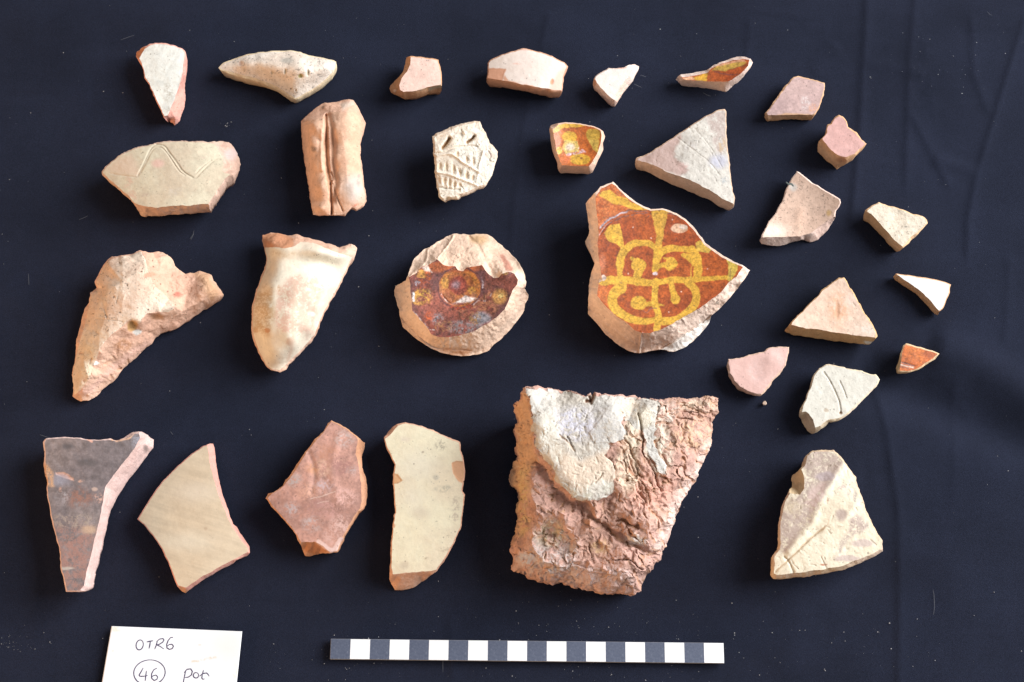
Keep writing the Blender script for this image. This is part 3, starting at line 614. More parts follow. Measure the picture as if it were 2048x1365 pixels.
S('potsherd', 'large grey-white triangular sherd with a brownish left corner and thick lower edge', 'potsherd',
  Z3(105,855,115,825,150,815,215,785,300,730,400,665,500,600,600,535,690,490,735,483,746,500,745,580,745,680,752,760,765,850,775,950,790,1060,805,1110,803,1160,780,1175,700,1150,600,1110,480,1060,360,1010,240,950,150,900),
  Z3(118,840,150,822,215,790,300,735,400,670,500,605,600,540,690,496,735,489,741,510,739,600,739,690,746,765,759,850,769,950,784,1060,798,1112,796,1145,740,1125,690,1090,640,1060,550,1010,450,965,350,932,270,893,200,862,150,850),
  t=1.25, tilt=(0,0), bend=(30,-.2,-.1), fc=((.58,.55,.49),(.48,.45,.40)), ec=((.64,.46,.34),(.54,.37,.26)), fn=.03, en=.03, spk=.2, gapfull=15, fvar=.16,
  ops=[PL(Z3,(100,850,215,780,420,660,425,700,370,790,400,850,485,915,430,950,350,940,200,870),c=(.46,.33,.29),soft=4,d=-.02,dsoft=5,wob=4), PL(Z3,(600,530,740,478,752,785,700,800,665,760,650,700,620,600),c=(.44,.36,.32),soft=4,mot=-.25,d=-.015), BL(Z3,720,740,30,50,c=(.5,.36,.22),mot=.1,soft=5), BL(Z3,690,850,60,50,c=(.46,.46,.52),mot=.0,soft=8), BL(Z3,480,740,50,30,c=(.48,.45,.42),mot=.1,soft=6),
       LN(Z3,(400,680,500,760,620,850,700,950),w=2,dw=5,d=-.03,c=(.52,.47,.4)), LN(Z3,(520,620,640,760,720,900),w=2,dw=4,d=-.025,c=(.55,.5,.42)), BL(Z3,730,990,30,30,c=(.4,.42,.42),mot=.1,soft=4), BL(Z3,440,890,40,30,c=(.56,.38,.34),mot=.1,soft=4), chaff((1270,220,1470,415),110,6,1.0,-.035,c=(.42,.38,.33),seed=22)])
# ---- third row
S('handle_sherd', 'broken jar handle root of buff clay with a bare orange wing on its right', 'pottery handle',
  Z5(70,990,90,900,105,800,125,700,135,620,150,580,185,530,190,470,235,430,222,390,250,340,290,265,330,240,400,225,470,212,510,193,560,205,650,205,690,225,720,260,740,300,765,325,800,345,850,340,880,330,940,340,975,365,1010,420,1035,450,1048,478,1000,510,930,555,880,600,800,650,740,695,640,730,615,750,590,790,540,830,480,890,400,960,340,1030,240,1105,235,1125,180,1160,130,1160,82,1130,80,1050),
  Z5(300,262,400,232,470,220,520,205,540,240,560,320,590,390,620,440,680,480,715,520,735,560,690,590,620,590,560,600,525,640,505,672,470,650,430,650,400,680,330,735,290,780,255,830,220,920,190,1010,150,1060,115,1105,90,1120,84,1050,78,990,100,900,118,820,140,740,165,650,185,560,200,480,240,440,232,395,258,345),
  ctrl=CT(Z5,300,270,1.7,400,240,2.0,520,215,2.0,545,300,2.6,600,420,2.6,720,550,2.0,400,400,2.9,300,450,2.5,300,600,2.5,250,740,2.2,200,560,1.5,170,760,1.5,150,900,1.5,130,1000,1.3,110,1080,1.1,180,1000,1.6,250,830,2.1,330,730,2.4,400,570,2.7,500,660,2.4,560,600,2.3,640,590,2.1,
    190,1100,.7,280,990,.9,400,880,1.0,480,800,1.1,560,720,1.1,340,850,1.3,430,760,1.5,520,700,1.5,300,900,1.25,640,690,1.0,600,640,1.5,650,225,1.3,640,320,1.7,690,400,1.6,770,380,1.3,860,390,1.2,950,380,1.3,990,440,1.4,900,520,1.3,780,590,1.2,820,470,1.15,720,470,1.5,700,640,1.1),
  shl=CT(Z5,70,990,.5,130,620,.8,190,470,1.1,250,340,1.3,400,225,1.7,510,195,1.9,650,205,1.1,740,300,1.0,860,335,.9,975,365,.9,1048,478,.8,880,600,.3,640,730,.3,480,890,.3,240,1105,.2,130,1160,.4), facet=.6, inset=.15, fc=((.74,.60,.47),(.70,.50,.37)), ec=((.72,.46,.33),(.64,.38,.27)), fn=.04, en=.06, big=.05, spk=.35, fmat=M_ROUGH, emat=M_ROUGH, fvar=.1, levels=2,
  ops=[BL(Z5,462,680,36,34,c=(.52,.3,.12),d=-.32,on='both',soft=3), BL(Z5,620,625,40,22,c=(.64,.38,.23),d=-.12,on='both',soft=4), BL(Z5,760,480,26,16,c=(.55,.2,.14),on='both',mot=.0,soft=3), BL(Z5,570,355,38,16,c=(.6,.3,.2),on='both',mot=.0,soft=3,d=-.06), BL(Z5,228,920,16,13,c=(.85,.85,.85),on='both',soft=2,d=.06), BL(Z5,495,715,30,14,c=(.62,.6,.55),on='both',mot=.0,soft=2),
       LN(Z5,(270,470,280,560,300,630),w=2,dw=5,d=-.05,c=(.55,.42,.3)), LN(Z5,(230,635,330,640,400,650),w=2,dw=5,d=-.05,c=(.5,.38,.26)), LN(Z5,(370,490,360,540),w=3,dw=5,d=-.05,c=(.5,.38,.26)), LN(Z5,(190,830,165,1040),w=70,dw=60,c=(.70,.54,.34),a=.6,soft=14), BL(Z5,400,800,60,40,c=(.52,.27,.15),on='e',mot=.1,soft=6), PL(Z5,(840,340,940,340,1040,470,960,520,900,400),c=(.62,.37,.22),on='e',soft=8),
       LN(Z5,(120,1100,200,1080,400,900,560,790),w=30,c=(.74,.46,.36),on='e',mot=.0,soft=8)] + [BL(Z5,x,y,5,5,c=(.2,.13,.09),on='both',d=-.08,soft=1) for x,y in ((597,301),(560,577),(385,595),(480,320),(430,420),(640,420),(520,330),(345,490),(590,260),(690,460))]
     + [chaff((150,500,450,810),90,7,1.3,-.06,c=(.45,.3,.2),seed=12), chaff((160,680,320,800),60,10,2.2,-.09,c=(.5,.28,.17),seed=13)])
S('spout_sherd', 'cream tooth-shaped spout or handle stub, wide at its broken top', 'pottery handle',
  Z5(1293,130,1300,100,1345,80,1400,85,1460,100,1520,92,1580,112,1650,130,1700,150,1740,155,1790,175,1850,158,1885,165,1902,185,1885,240,1860,270,1830,330,1800,400,1760,480,1710,560,1670,650,1645,730,1600,790,1540,850,1480,910,1445,940,1440,960,1400,972,1350,965,1310,930,1290,890,1250,810,1230,740,1225,650,1235,540,1255,450,1285,380,1310,310,1318,250,1305,180),
  Z5(1310,178,1370,176,1440,182,1500,170,1540,140,1620,150,1700,180,1790,215,1870,243,1850,272,1822,328,1790,400,1752,478,1702,556,1662,648,1636,726,1592,782,1532,842,1472,902,1436,936,1400,962,1352,955,1318,925,1298,885,1259,806,1239,738,1234,650,1244,542,1264,452,1293,382,1318,312,1325,250),
  ctrl=CT(Z5,1340,130,1.5,1395,133,1.7,1450,138,1.8,1520,140,1.85,1600,150,1.85,1680,168,1.75,1750,188,1.6,1810,200,1.4,1865,205,1.15,1520,250,2.05,1680,262,1.75,1340,200,1.5,1440,260,2.1,1430,350,2.45,1400,480,2.8,1390,620,3.0,1400,760,2.6,1405,880,1.75,1600,250,2.0,1750,270,1.5,1600,400,2.5,1700,400,1.9,1500,500,3.0,1490,640,3.05,1480,760,2.7,1500,330,2.3,1560,550,2.7,1640,560,2.2,1540,700,2.5,1600,700,2.0,1500,820,1.9,1330,420,2.35,1300,550,2.45,1290,700,2.35,1330,850,1.8,1370,300,1.9),
  sh=.95, inset=.2, fc=((.75,.68,.54),(.70,.59,.45)), ec=((.72,.48,.36),(.62,.36,.24)), fn=.012, en=.05, spk=.06, fvar=.08, gapfull=12, striae=(80,.05,.25),
  ops=[PL(Z5,(1480,360,1540,345,1560,380,1640,370,1660,400,1700,420,1640,560,1620,740,1560,720,1480,730,1400,720,1370,640,1390,450,1440,400),c=(.66,.43,.32),soft=6,mot=-.2), PL(Z5,(1240,480,1360,440,1380,600,1340,740,1240,720),c=(.55,.40,.24),soft=8,mot=-.1), BL(Z5,1325,708,18,14,c=(.52,.28,.14)), BL(Z5,1255,705,20,18,c=(.58,.40,.24),mot=-.1), BL(Z5,1402,440,10,28,c=(.58,.38,.24),mot=-.1), BL(Z5,1470,780,20,26,c=(.56,.38,.26),mot=.0,soft=4),
       BL(Z5,1608,605,26,16,c=(.84,.70,.62),soft=2,d=.03), LN(Z5,(1560,200,1700,240,1800,290),w=50,c=(.66,.58,.44),mot=.1,soft=10), LN(Z5,(1500,400,1490,640,1490,780,1460,900),w=16,c=(.60,.42,.30),mot=.0,soft=6), LN(Z5,(1560,420,1540,700),w=14,c=(.60,.42,.32),mot=0,soft=6), LN(Z5,(1620,400,1580,760),w=10,c=(.62,.46,.36),mot=0,soft=5), LN(Z5,(1300,420,1280,600),w=30,c=(.50,.36,.22),mot=.1,soft=6), PL(Z5,(1285,80,1420,84,1500,130,1490,190,1380,178,1300,180),c=(.60,.28,.15),on='e',soft=3), LN(Z5,(1360,210,1430,230,1500,215),w=20,c=(.6,.48,.33),mot=.1,soft=5)])
PUR = (.17,.045,.035)
S('bowl_foot_sherd', 'round bowl foot with dark glazed interior showing a brown and amber ring', 'potsherd',
  ZC(45,640,60,600,110,570,160,535,175,500,200,430,215,380,240,320,300,265,345,225,400,205,470,150,560,100,650,70,700,72,740,65,800,75,870,66,920,70,980,75,1030,95,1080,150,1140,190,1200,240,1250,300,1300,360,1340,430,1370,500,1380,550,1370,620,1400,690,1385,730,1365,770,1360,840,1330,890,1280,960,1230,1020,1180,1080,1120,1130,1050,1190,1000,1240,920,1275,820,1300,720,1305,620,1290,520,1265,440,1240,360,1190,290,1140,200,1080,130,1010,105,920,90,830,60,740),
  ZC(190,510,215,490,250,470,300,420,330,395,370,395,475,325,545,385,600,400,665,395,690,430,745,442,775,405,860,392,930,380,965,430,1000,480,1050,515,1100,512,1130,470,1200,450,1260,470,1298,530,1290,570,1240,640,1210,710,1160,830,1080,910,980,985,850,1050,720,1090,590,1115,480,1105,410,1080,370,1010,300,930,225,840,215,720,205,600),
  t=2.4, bend=(0,.30,.30), gapfull=34, calm=60, inset=.12, pvar=.45, fc=((.20,.05,.03),(.11,.045,.045)), ec=((.80,.60,.46),(.74,.52,.38)), fname='glazed_interior', fmat=M_GLAZE, gloss=1, en=.035, fn=.02, fvar=.3, spk=.1, s=5,
  ops=[BL(ZC,705,605,222,205,c=(.42,.14,.03),soft=2), BL(ZC,705,610,200,185,c=(.40,.165,.03),soft=6,mot=.02), BL(ZC,700,600,150,135,ring=.82,c=(.26,.07,.03),soft=6,mot=.0), BL(ZC,700,590,115,100,c=(.34,.08,.025),soft=8,mot=-.2), BL(ZC,560,560,40,60,c=(.48,.22,.04),mot=0), BL(ZC,830,640,44,40,c=(.48,.22,.04),mot=0), BL(ZC,690,590,95,95,c=(.26,.05,.03),soft=3), BL(ZC,640,400,300,60,c=(.34,.09,.03),mot=.0,soft=10), BL(ZC,450,800,180,160,c=(.30,.09,.06),mot=.0,soft=20), BL(ZC,900,780,200,180,c=(.30,.12,.06),mot=.05,soft=20), BL(ZC,670,585,40,38,c=(.26,.15,.16),soft=5,mot=0),
       BL(ZC,705,610,230,212,ring=.93,c=(.12,.04,.04),soft=1.5), BL(ZC,705,610,236,218,ring=.92,d=0,c=None), LN(ZC,(530,680,550,715,590,755,640,780,700,778,760,765,830,740,900,715),w=(3,8,12,20,24,16,10,4),dw=16,c=(.55,.42,.38),mot=.05,d=-.05), PL(ZC,(640,780,700,740,760,690,800,700,870,715,820,745,740,770),c=(.66,.55,.50),soft=2),
       BL(ZC,320,705,105,85,c=(.50,.25,.05),mot=-.1,soft=4), BL(ZC,320,700,60,60,c=(.55,.30,.06),mot=.1), BL(ZC,310,470,65,40,c=(.50,.24,.05),mot=-.15), BL(ZC,1110,700,75,75,c=(.40,.20,.06),mot=.0,soft=5), BL(ZC,1120,690,26,26,c=(.55,.42,.16),mot=-.1), BL(ZC,390,470,40,60,c=(.42,.09,.02),mot=-.1), BL(ZC,330,570,60,50,c=(.4,.08,.02),mot=.1), BL(ZC,280,570,34,30,c=(.30,.27,.30),mot=.05),
       BL(ZC,760,1010,190,70,c=(.21,.17,.17),mot=-.1,soft=8), BL(ZC,930,920,90,60,c=(.24,.22,.24),mot=.0,soft=6), BL(ZC,480,930,70,60,c=(.22,.20,.21),mot=.05,soft=5), BL(ZC,540,1000,90,60,c=(.36,.16,.04),mot=.1,soft=4), BL(ZC,390,900,60,50,c=(.42,.08,.02),mot=.1,soft=4), BL(ZC,860,920,60,60,c=(.26,.14,.06),mot=.05), BL(ZC,720,800,120,40,c=(.3,.05,.02),mot=.05),  # lower grey blobs: glossy reflections of the glaze painted as colour
       PL(ZC,(960,440,1010,480,1060,520,1110,510,1290,480,1300,560,1230,650,1150,600,1050,590,980,600,950,500),c=(.20,.06,.04),soft=4,a=.8), LN(ZC,(850,780,900,740,980,740,1040,640),w=6,c=(.5,.42,.42),mot=.1), LN(ZC,(925,500,945,580,930,680,910,720),w=(5,14,12,4),c=(.38,.32,.35),mot=.05), BL(ZC,1160,470,40,20,c=(.30,.16,.05),mot=-.1), LN(ZC,(230,660,245,740),w=22,c=(.70,.66,.66),mot=-.1), LN(ZC,(240,850,330,960,400,1030,440,1040),w=10,c=(.76,.6,.55),mot=-.1),
       PL(ZC,(1110,280,1150,270,1240,400,1240,450,1180,440,1140,340),c=(.52,.24,.17),on='e',mot=.0,soft=3), PL(ZC,(800,80,960,80,1000,130,920,190,820,150),c=(.62,.40,.22),on='e',soft=8), PL(ZC,(440,1240,600,1230,820,1245,800,1285,600,1290),c=(.60,.32,.18),on='e',soft=4), PL(ZC,(330,400,380,395,430,450,350,440),c=(.76,.6,.5),soft=2), chaff((785,465,1055,715),260,5,1.2,-.05,c=(.52,.36,.25),seed=31,on='e'), LN(ZC,(380,240,370,320,310,400,190,500),w=2,dw=22,d=.10), LN(ZC,(640,90,590,180,490,300),w=2,dw=22,d=.12), BL(ZC,760,200,240,130,d=.35), BL(ZC,1130,380,90,120,d=.35), BL(ZC,700,600,210,190,d=-.12), LN(ZC,(120,920,200,1000,330,1130,470,1220,820,1245),w=2,dw=20,d=-.10), LN(ZC,(600,1120,600,1230),w=2,dw=20,d=.07), LN(ZC,(800,100,900,200,960,330,1040,480),w=2,dw=50,d=-.12)])
DB = (.17,.09,.08)
def YL(pts, w, **o): return LN(ZD, pts, w=np.asarray(w) * .98 if np.ndim(w) == 0 else [q * .98 for q in w], c=YEL, **o)
S('glazed_potsherd', 'largest glazed sherd, yellow slip-painted loops on orange-red ground', 'potsherd',
  ZD(80,210,130,150,190,90,250,65,280,52,310,80,350,120,400,165,450,200,500,230,560,252,640,245,700,262,760,290,820,330,870,375,910,430,960,500,1020,545,1100,600,1180,640,1250,675,1290,708,1250,770,1200,840,1140,910,1080,975,1010,1040,990,1090,940,1160,870,1230,800,1280,730,1308,690,1300,640,1285,560,1300,475,1318,440,1310,380,1290,300,1240,230,1180,160,1090,95,1025,93,980,100,900,105,800,125,710,148,635,130,590,100,530,72,490,95,450,105,410,100,340,90,270),
  ZD(150,165,200,100,270,65,300,82,345,130,395,178,445,212,500,242,560,264,640,257,698,274,755,302,812,342,860,386,900,442,950,510,1010,557,1090,612,1172,652,1242,682,1190,750,1140,790,1080,860,1000,930,900,995,800,1050,700,1110,640,1140,560,1165,490,1165,440,1145,380,1090,300,1040,245,990,190,930,165,890,175,800,200,780,190,700,175,600,165,500,175,440,165,330,155,230),
  t=2.8, bend=(20,.35,.25), gapfull=34, calm=60, inset=.1, fc=((.40,.090,.015),(.31,.060,.012)), ec=((.80,.63,.52),(.76,.56,.44)), fname='glazed_face', fmat=M_GLAZE, gloss=1, pvar=.32, en=.025, fn=.008, fvar=.2, s=5,
  ops=[PL(ZD,(140,160,270,50,350,120,400,200,410,270,250,310,180,400,150,340),c=(.50,.15,.04),soft=8,mot=-.1), PL(ZD,(170,820,240,820,260,980,170,900),c=(.52,.14,.03),soft=5), 
       PL(ZD,(180,150,205,122,250,108,300,150,380,170,400,200,480,225,570,250,600,262,560,262,470,262,400,250,330,225,270,210,225,185),c=YEL), PL(ZD,(560,262,640,245,700,268,690,282,570,290),c=YEL),
       PL(ZD,(565,278,688,275,670,360,652,440,640,545,588,545,600,440,580,360),c=(.53,.29,.04)), PL(ZD,(215,435,262,370,330,358,345,430,362,530,345,548,300,500,250,490,228,465),c=YEL),
       YL((340,780,334,700,338,620,365,560,415,515,480,502,550,512,600,545),(52,56,58,60,50,46,44,40)), YL((590,690,605,620,650,562,720,542,800,545,850,555),(50,56,60,56,40,44)), YL((800,590,850,610,890,650,895,700,885,760),(34,56,70,80,70)), YL((860,550,900,590,915,660,915,740),(60,50,44,40)),
       LN(ZD,(380,770,372,720,385,660),w=44,c=(.36,.07,.015)), LN(ZD,(870,680,868,750),w=14,c=(.38,.075,.016)), BL(ZD,470,668,54,52,c=YEL), YL((420,620,450,640),26), YL((470,700,460,760,462,790),(70,56,64)), BL(ZD,712,655,42,48,c=YEL), YL((600,690,660,665,700,680),(30,40,60)), YL((660,620,710,618),16),
       YL((200,790,260,775,330,785,400,780,500,795,600,795,700,775,800,775,880,772,960,770,1060,760,1140,755),(55,62,70,54,50,46,44,46,44,36,32,34)), YL((330,770,345,830,310,850,275,900,285,970,340,1020,420,1066,500,1082,580,1075,625,1055),(60,84,80,76,70,66,56,50,40,36)), BL(ZD,470,945,60,52,c=YEL), YL((530,955,580,955,655,962),(34,36,4)),
       YL((830,790,880,840,893,910,870,975,810,1035,740,1070,620,1085),(50,60,66,64,60,56,60)), YL((705,785,722,860,745,925),(38,48,56)), BL(ZD,745,920,34,36,c=YEL), YL((600,540,597,640,592,700),(40,34,50)), YL((590,790,590,850,592,950,612,1040,605,1140),(50,44,44,50,52)),
       PL(ZD,(1115,615,1200,655,1200,700,1150,790,1128,780,1130,700),c=(.56,.40,.07)), PL(ZD,(890,500,925,478,1005,552,985,578,900,560),c=(.56,.36,.06)), LN(ZD,(1145,690,1150,780),w=4,c=DB),
       LN(ZD,(190,385,250,325,330,285,400,262,480,270,555,268,620,262),w=(10,16,14,12,8,6,5),dw=12,c=DB,mot=-.15,d=-.03), LN(ZD,(185,442,240,370,330,315,430,290,555,282),w=(8,8,9,9,8),dw=9,c=DB,mot=-.15,d=-.03), LN(ZD,(185,400,245,335,320,290,380,272),w=8,c=(.5,.45,.48),mot=.0), LN(ZD,(690,288,760,303,800,325),w=7,c=DB), LN(ZD,(500,1000,530,1020,560,990,600,985),w=5,c=DB),
       BL(ZD,770,395,62,34,c=(.64,.40,.26),gloss=0,d=-.05,soft=1.5), BL(ZD,800,385,28,18,c=(.60,.50,.42),mot=0), BL(ZD,590,730,18,14,c=(.6,.5,.52),mot=0), BL(ZD,210,760,22,20,c=(.66,.5,.42),mot=0), BL(ZD,200,650,24,60,c=(.46,.14,.06),mot=0,soft=5)]
     + [BL(ZD,x,y,4,4,c=(.75,.6,.5),soft=1) for x,y in ((432,385),(720,330),(560,470),(780,860),(690,1010),(395,730),(975,690))]
     + [PL(ZD,(1015,1045,990,1090,940,1160,870,1230,800,1290,690,1310,630,1285,740,1225,870,1140,960,1070),c=(.78,.72,.65),on='e',soft=2), LN(ZD,(1000,1040,950,1080,870,1140,740,1225,630,1280),w=4,dw=10,d=-.22), LN(ZD,(95,1000,170,1060,260,1130,350,1190,450,1250),w=3,dw=20,d=.12), LN(ZD,(490,1165,482,1240,476,1315),w=2,dw=14,d=.14), BL(ZD,1048,940,14,12,c=(.3,.25,.2),on='e',mot=-.1)])
S('potsherd', 'triangular pinkish-orange sherd with a thick ochre lower edge, right of the large glazed sherd', 'potsherd',
  Z4(452,1195,470,1175,500,1130,540,1090,620,1010,700,930,780,860,830,830,870,826,890,850,940,940,1000,1050,1050,1130,1095,1200,1098,1235,1080,1260,1060,1283,1000,1288,920,1280,820,1270,720,1258,600,1235,500,1222,465,1210),
  Z4(500,1158,520,1115,545,1092,622,1016,702,936,782,866,830,836,868,832,885,855,935,945,994,1052,1044,1132,1088,1202,1084,1240,1000,1238,900,1222,800,1205,700,1190,600,1178,540,1165),
  t=1.3, tilt=(0,.05), bend=(0,.1,.15), fc=((.74,.56,.44),(.68,.49,.37)), ec=((.66,.43,.22),(.58,.34,.16)), fn=.02, en=.05, spk=.15, gapfull=14,
  ops=[BL(Z4,830,1040,70,110,c=(.70,.40,.25),mot=-.1,soft=18), BL(Z4,820,1050,16,60,c=(.6,.33,.2),mot=0,soft=6,d=-.03), BL(Z4,930,980,50,40,c=(.74,.55,.45),soft=10,mot=0), BL(Z4,1020,1190,70,40,c=(.72,.63,.53),soft=10,mot=-.1), BL(Z4,1040,1280,30,9,c=(.78,.74,.68),on='e',soft=2), LN(Z4,(930,1000,945,1020),w=4,dw=6,d=-.03,c=(.5,.4,.3))])
S('potsherd', 'thin triangular sherd with the cleanest bright white surface, at far right', 'potsherd',
  Z4(1215,815,1230,797,1300,805,1400,820,1500,838,1580,855,1616,870,1605,930,1580,1000,1558,1045,1535,1065,1525,1090,1490,1065,1440,1010,1390,950,1350,910,1280,880,1260,845),
  Z4(1240,800,1300,808,1400,823,1500,841,1578,858,1611,873,1600,930,1575,1000,1553,1043,1532,1060,1500,1020,1460,970,1400,915,1350,880,1290,838,1255,812),
  t=.75, fc=((.80,.79,.77),(.76,.75,.72)), ec=((.72,.45,.27),(.62,.36,.2)), en=.02, fvar=.03, fmat=M_SMOOTH, ops=[BL(Z4,1455,900,16,12,c=(.7,.68,.64),soft=4), BL(Z4,1440,985,20,12,c=(.7,.66,.6),soft=6)])
S('potsherd', 'flat smooth pink sherd with a rounded lower left edge, just above the tiny crumb', 'potsherd',
  Z10(90,190,95,155,150,145,220,130,280,115,310,95,370,88,415,90,412,130,400,175,380,215,340,255,310,300,270,345,240,343,190,330,150,310,120,280,100,240),
  Z10(98,160,150,149,220,134,280,119,312,100,370,92,411,94,407,130,395,173,372,212,332,252,302,296,267,336,240,333,196,320,160,300,130,268,108,226),
  t=.8, fc=((.70,.46,.41),(.63,.40,.35)), ec=((.66,.48,.38),(.58,.38,.28)), fn=.012, fvar=.06, spk=.05, ops=[BL(Z10,245,215,40,60,c=(.62,.42,.38),mot=-.1,soft=10,d=-.04), BL(Z10,330,150,40,50,d=.05)])
S('glazed_potsherd', 'tiny triangular orange-glazed sherd with dark striped lower edge, at far right', 'potsherd',
  Z10(978,200,990,160,1000,120,1015,80,1030,72,1090,88,1150,105,1204,125,1180,155,1130,185,1090,210,1040,222,990,220),
  Z10(1014,92,1030,78,1090,94,1150,111,1196,127,1170,150,1125,178,1085,205,1040,215,996,214,1002,175,1006,130),
  t=.8, fc=((.56,.16,.03),(.46,.11,.025)), ec=((.74,.55,.35),(.64,.44,.25)), fname='glazed_face', fmat=M_GLAZE, gloss=1, pvar=.32, en=.015,
  ops=[LN(Z10,(1005,172,1040,180,1075,190),w=7,c=DB,d=-.03), LN(Z10,(1000,185,1040,193,1070,200),w=6,c=(.72,.6,.5)), LN(Z10,(998,196,1040,204),w=5,c=(.15,.07,.05)), BL(Z10,1150,125,30,20,c=(.4,.1,.03),mot=0), LN(Z10,(1040,80,1090,92,1150,108),w=6,c=(.66,.4,.25),mot=0)])
S('potsherd', 'pale greyish-cream half-round sherd with scratched curved lines, above the large striped cream sherd', 'potsherd',
  Z10(472,435,480,405,500,370,510,330,530,290,540,240,575,200,610,180,650,183,700,195,750,208,800,215,840,232,870,235,890,262,885,285,840,330,790,380,750,420,720,450,680,475,630,475,610,500,570,530,540,545,510,530,485,490),
  Z10(484,430,490,400,505,370,516,330,535,290,546,243,578,205,612,186,650,188,700,200,750,213,800,221,840,238,866,242,883,264,876,284,833,326,784,374,744,413,714,442,678,464,630,466,604,480,580,502,552,512,540,470,520,440,500,425),
  t=1.2, fc=((.66,.64,.56),(.58,.55,.47)), ec=((.70,.60,.42),(.62,.48,.34)), fn=.02, en=.04, spk=.15, gapfull=14, fvar=.06,
  ops=[LN(Z10,(598,222,625,262,655,320,678,380,686,436),w=4,dw=7,d=-.06,c=(.5,.44,.34)), LN(Z10,(680,268,700,310,716,358),w=3,dw=5,d=-.05,c=(.55,.5,.4)), BL(Z10,684,436,8,8,c=(.3,.18,.1),d=-.06,soft=1.5), BL(Z10,610,425,14,8,c=(.5,.42,.32),mot=0), PL(Z10,(690,470,750,420,840,330,870,300,870,320,790,390,720,455),c=(.66,.5,.46),on='both',mot=0,soft=3)])
# ---- bottom row
S('potsherd', 'tall dark grey-brown burnished sherd flaring to a pale pink broken right side, at far left', 'potsherd',
  Z7(90,220,110,198,200,190,300,188,400,200,480,205,550,195,590,208,640,190,690,155,740,143,780,155,820,190,847,205,843,260,800,310,760,370,710,430,650,510,600,590,550,690,530,760,510,850,480,930,450,1000,440,1080,425,1110,410,1200,400,1225,330,1240,248,1243,235,1180,210,1080,200,950,165,820,140,720,120,600,115,500,95,380,100,300),
  Z7(102,225,116,205,200,196,300,194,400,206,480,211,555,205,600,213,650,200,700,170,742,158,748,190,712,265,652,345,582,425,512,528,495,640,480,720,452,850,430,930,410,1020,380,1120,370,1200,342,1230,255,1237,242,1180,217,1080,207,950,172,820,147,720,127,600,122,500,112,400,107,300),
  t=1.7, tilt=(.0,.03), bend=(90,.15,-.2), fc=((.25,.20,.19),(.19,.155,.155)), ec=((.74,.54,.49),(.67,.46,.41)), fname='burnished_face', fmat=M_BURN, gloss=1, en=.03, gapfull=16, fvar=.3, striae=(5,.1,.2),
  ops=[PL(Z7,(150,800,440,800,440,1260,200,1260),c=(.36,.20,.165),soft=26,mot=-.15), BL(Z7,340,600,90,60,c=(.30,.15,.11),mot=-.1,soft=14), BL(Z7,300,760,180,50,c=(.38,.30,.25),mot=.15,soft=14), PL(Z7,(175,425,230,425,300,465,300,480,240,465,180,445),c=(.68,.38,.28),d=-.03), BL(Z7,350,490,24,10,c=(.62,.36,.27),mot=-.1), BL(Z7,470,600,30,34,c=(.66,.40,.32),mot=-.1,soft=3), BL(Z7,440,540,20,12,c=(.5,.36,.3),mot=0), BL(Z7,230,590,40,50,c=(.38,.35,.36),mot=.1,soft=12), BL(Z7,205,480,60,40,c=(.30,.28,.32),mot=0,soft=10),  # pale grey blob at mid left: specular patch painted into the pigment
       BL(Z7,400,820,50,30,c=(.50,.34,.24),mot=0,soft=6), BL(Z7,250,1080,50,12,c=(.5,.42,.36),mot=0,soft=4), BL(Z7,208,545,10,14,c=(.68,.38,.28),mot=-.2), PL(Z7,(90,380,120,380,160,440,165,530,110,520),c=(.62,.36,.2),on='both',soft=4,mot=-.2), BL(Z7,260,250,40,20,c=(.13,.11,.11),mot=0,soft=6), BL(Z7,390,360,60,26,c=(.13,.11,.11),mot=0,soft=8), LN(Z7,(395,200,420,212),w=14,c=(.75,.42,.32),on='both'), LN(Z7,(555,200,600,215,660,200,720,160),w=12,c=(.68,.42,.28),on='both',mot=-.2), BL(Z7,787,268,16,26,c=(.3,.22,.2),on='e',mot=0,soft=4), BL(Z7,730,210,30,50,c=(.33,.32,.36),mot=-.1,soft=8)])
S('potsherd', 'smooth tan four-cornered sherd with a narrow salmon-pink right edge', 'potsherd',
  Z7(733,748,790,650,850,560,910,480,1000,390,1100,300,1180,245,1215,235,1250,230,1258,260,1270,350,1285,450,1310,560,1350,680,1385,780,1410,800,1430,840,1470,890,1495,930,1500,970,1480,995,1400,1025,1385,1045,1300,1090,1200,1150,1120,1200,1062,1250,1040,1240,1005,1205,985,1160,950,1060,900,950,830,850,790,800),
  Z7(738,748,794,654,854,564,914,484,1004,394,1104,305,1182,250,1212,242,1222,330,1245,440,1285,580,1335,700,1378,795,1432,882,1485,942,1488,968,1400,1015,1300,1068,1180,1134,1100,1188,1062,1214,1010,1200,990,1158,955,1058,905,948,834,848,794,798),
  t=.8, bend=(45,-.5,-.2), fc=((.61,.49,.34),(.55,.43,.29)), ec=SALMON, en=.015, fn=.006, fvar=.05, fmat=M_SMOOTH, striae=(17,.085,.14), gapfull=7,
  ops=[PL(Z7,(1000,1200,1062,1216,1080,1225,1062,1255,1040,1245),c=(.6,.33,.2),on='both'), PL(Z7,(1180,1150,1300,1085,1390,1040,1380,1055,1200,1155),c=(.55,.33,.3),on='e'), BL(Z7,1197,815,10,10,c=(.45,.33,.22),soft=2), BL(Z7,1130,560,140,60,c=(.70,.60,.47),soft=30,a=.5), BL(Z7,1050,900,160,60,c=(.70,.62,.48),soft=30,a=.5)])
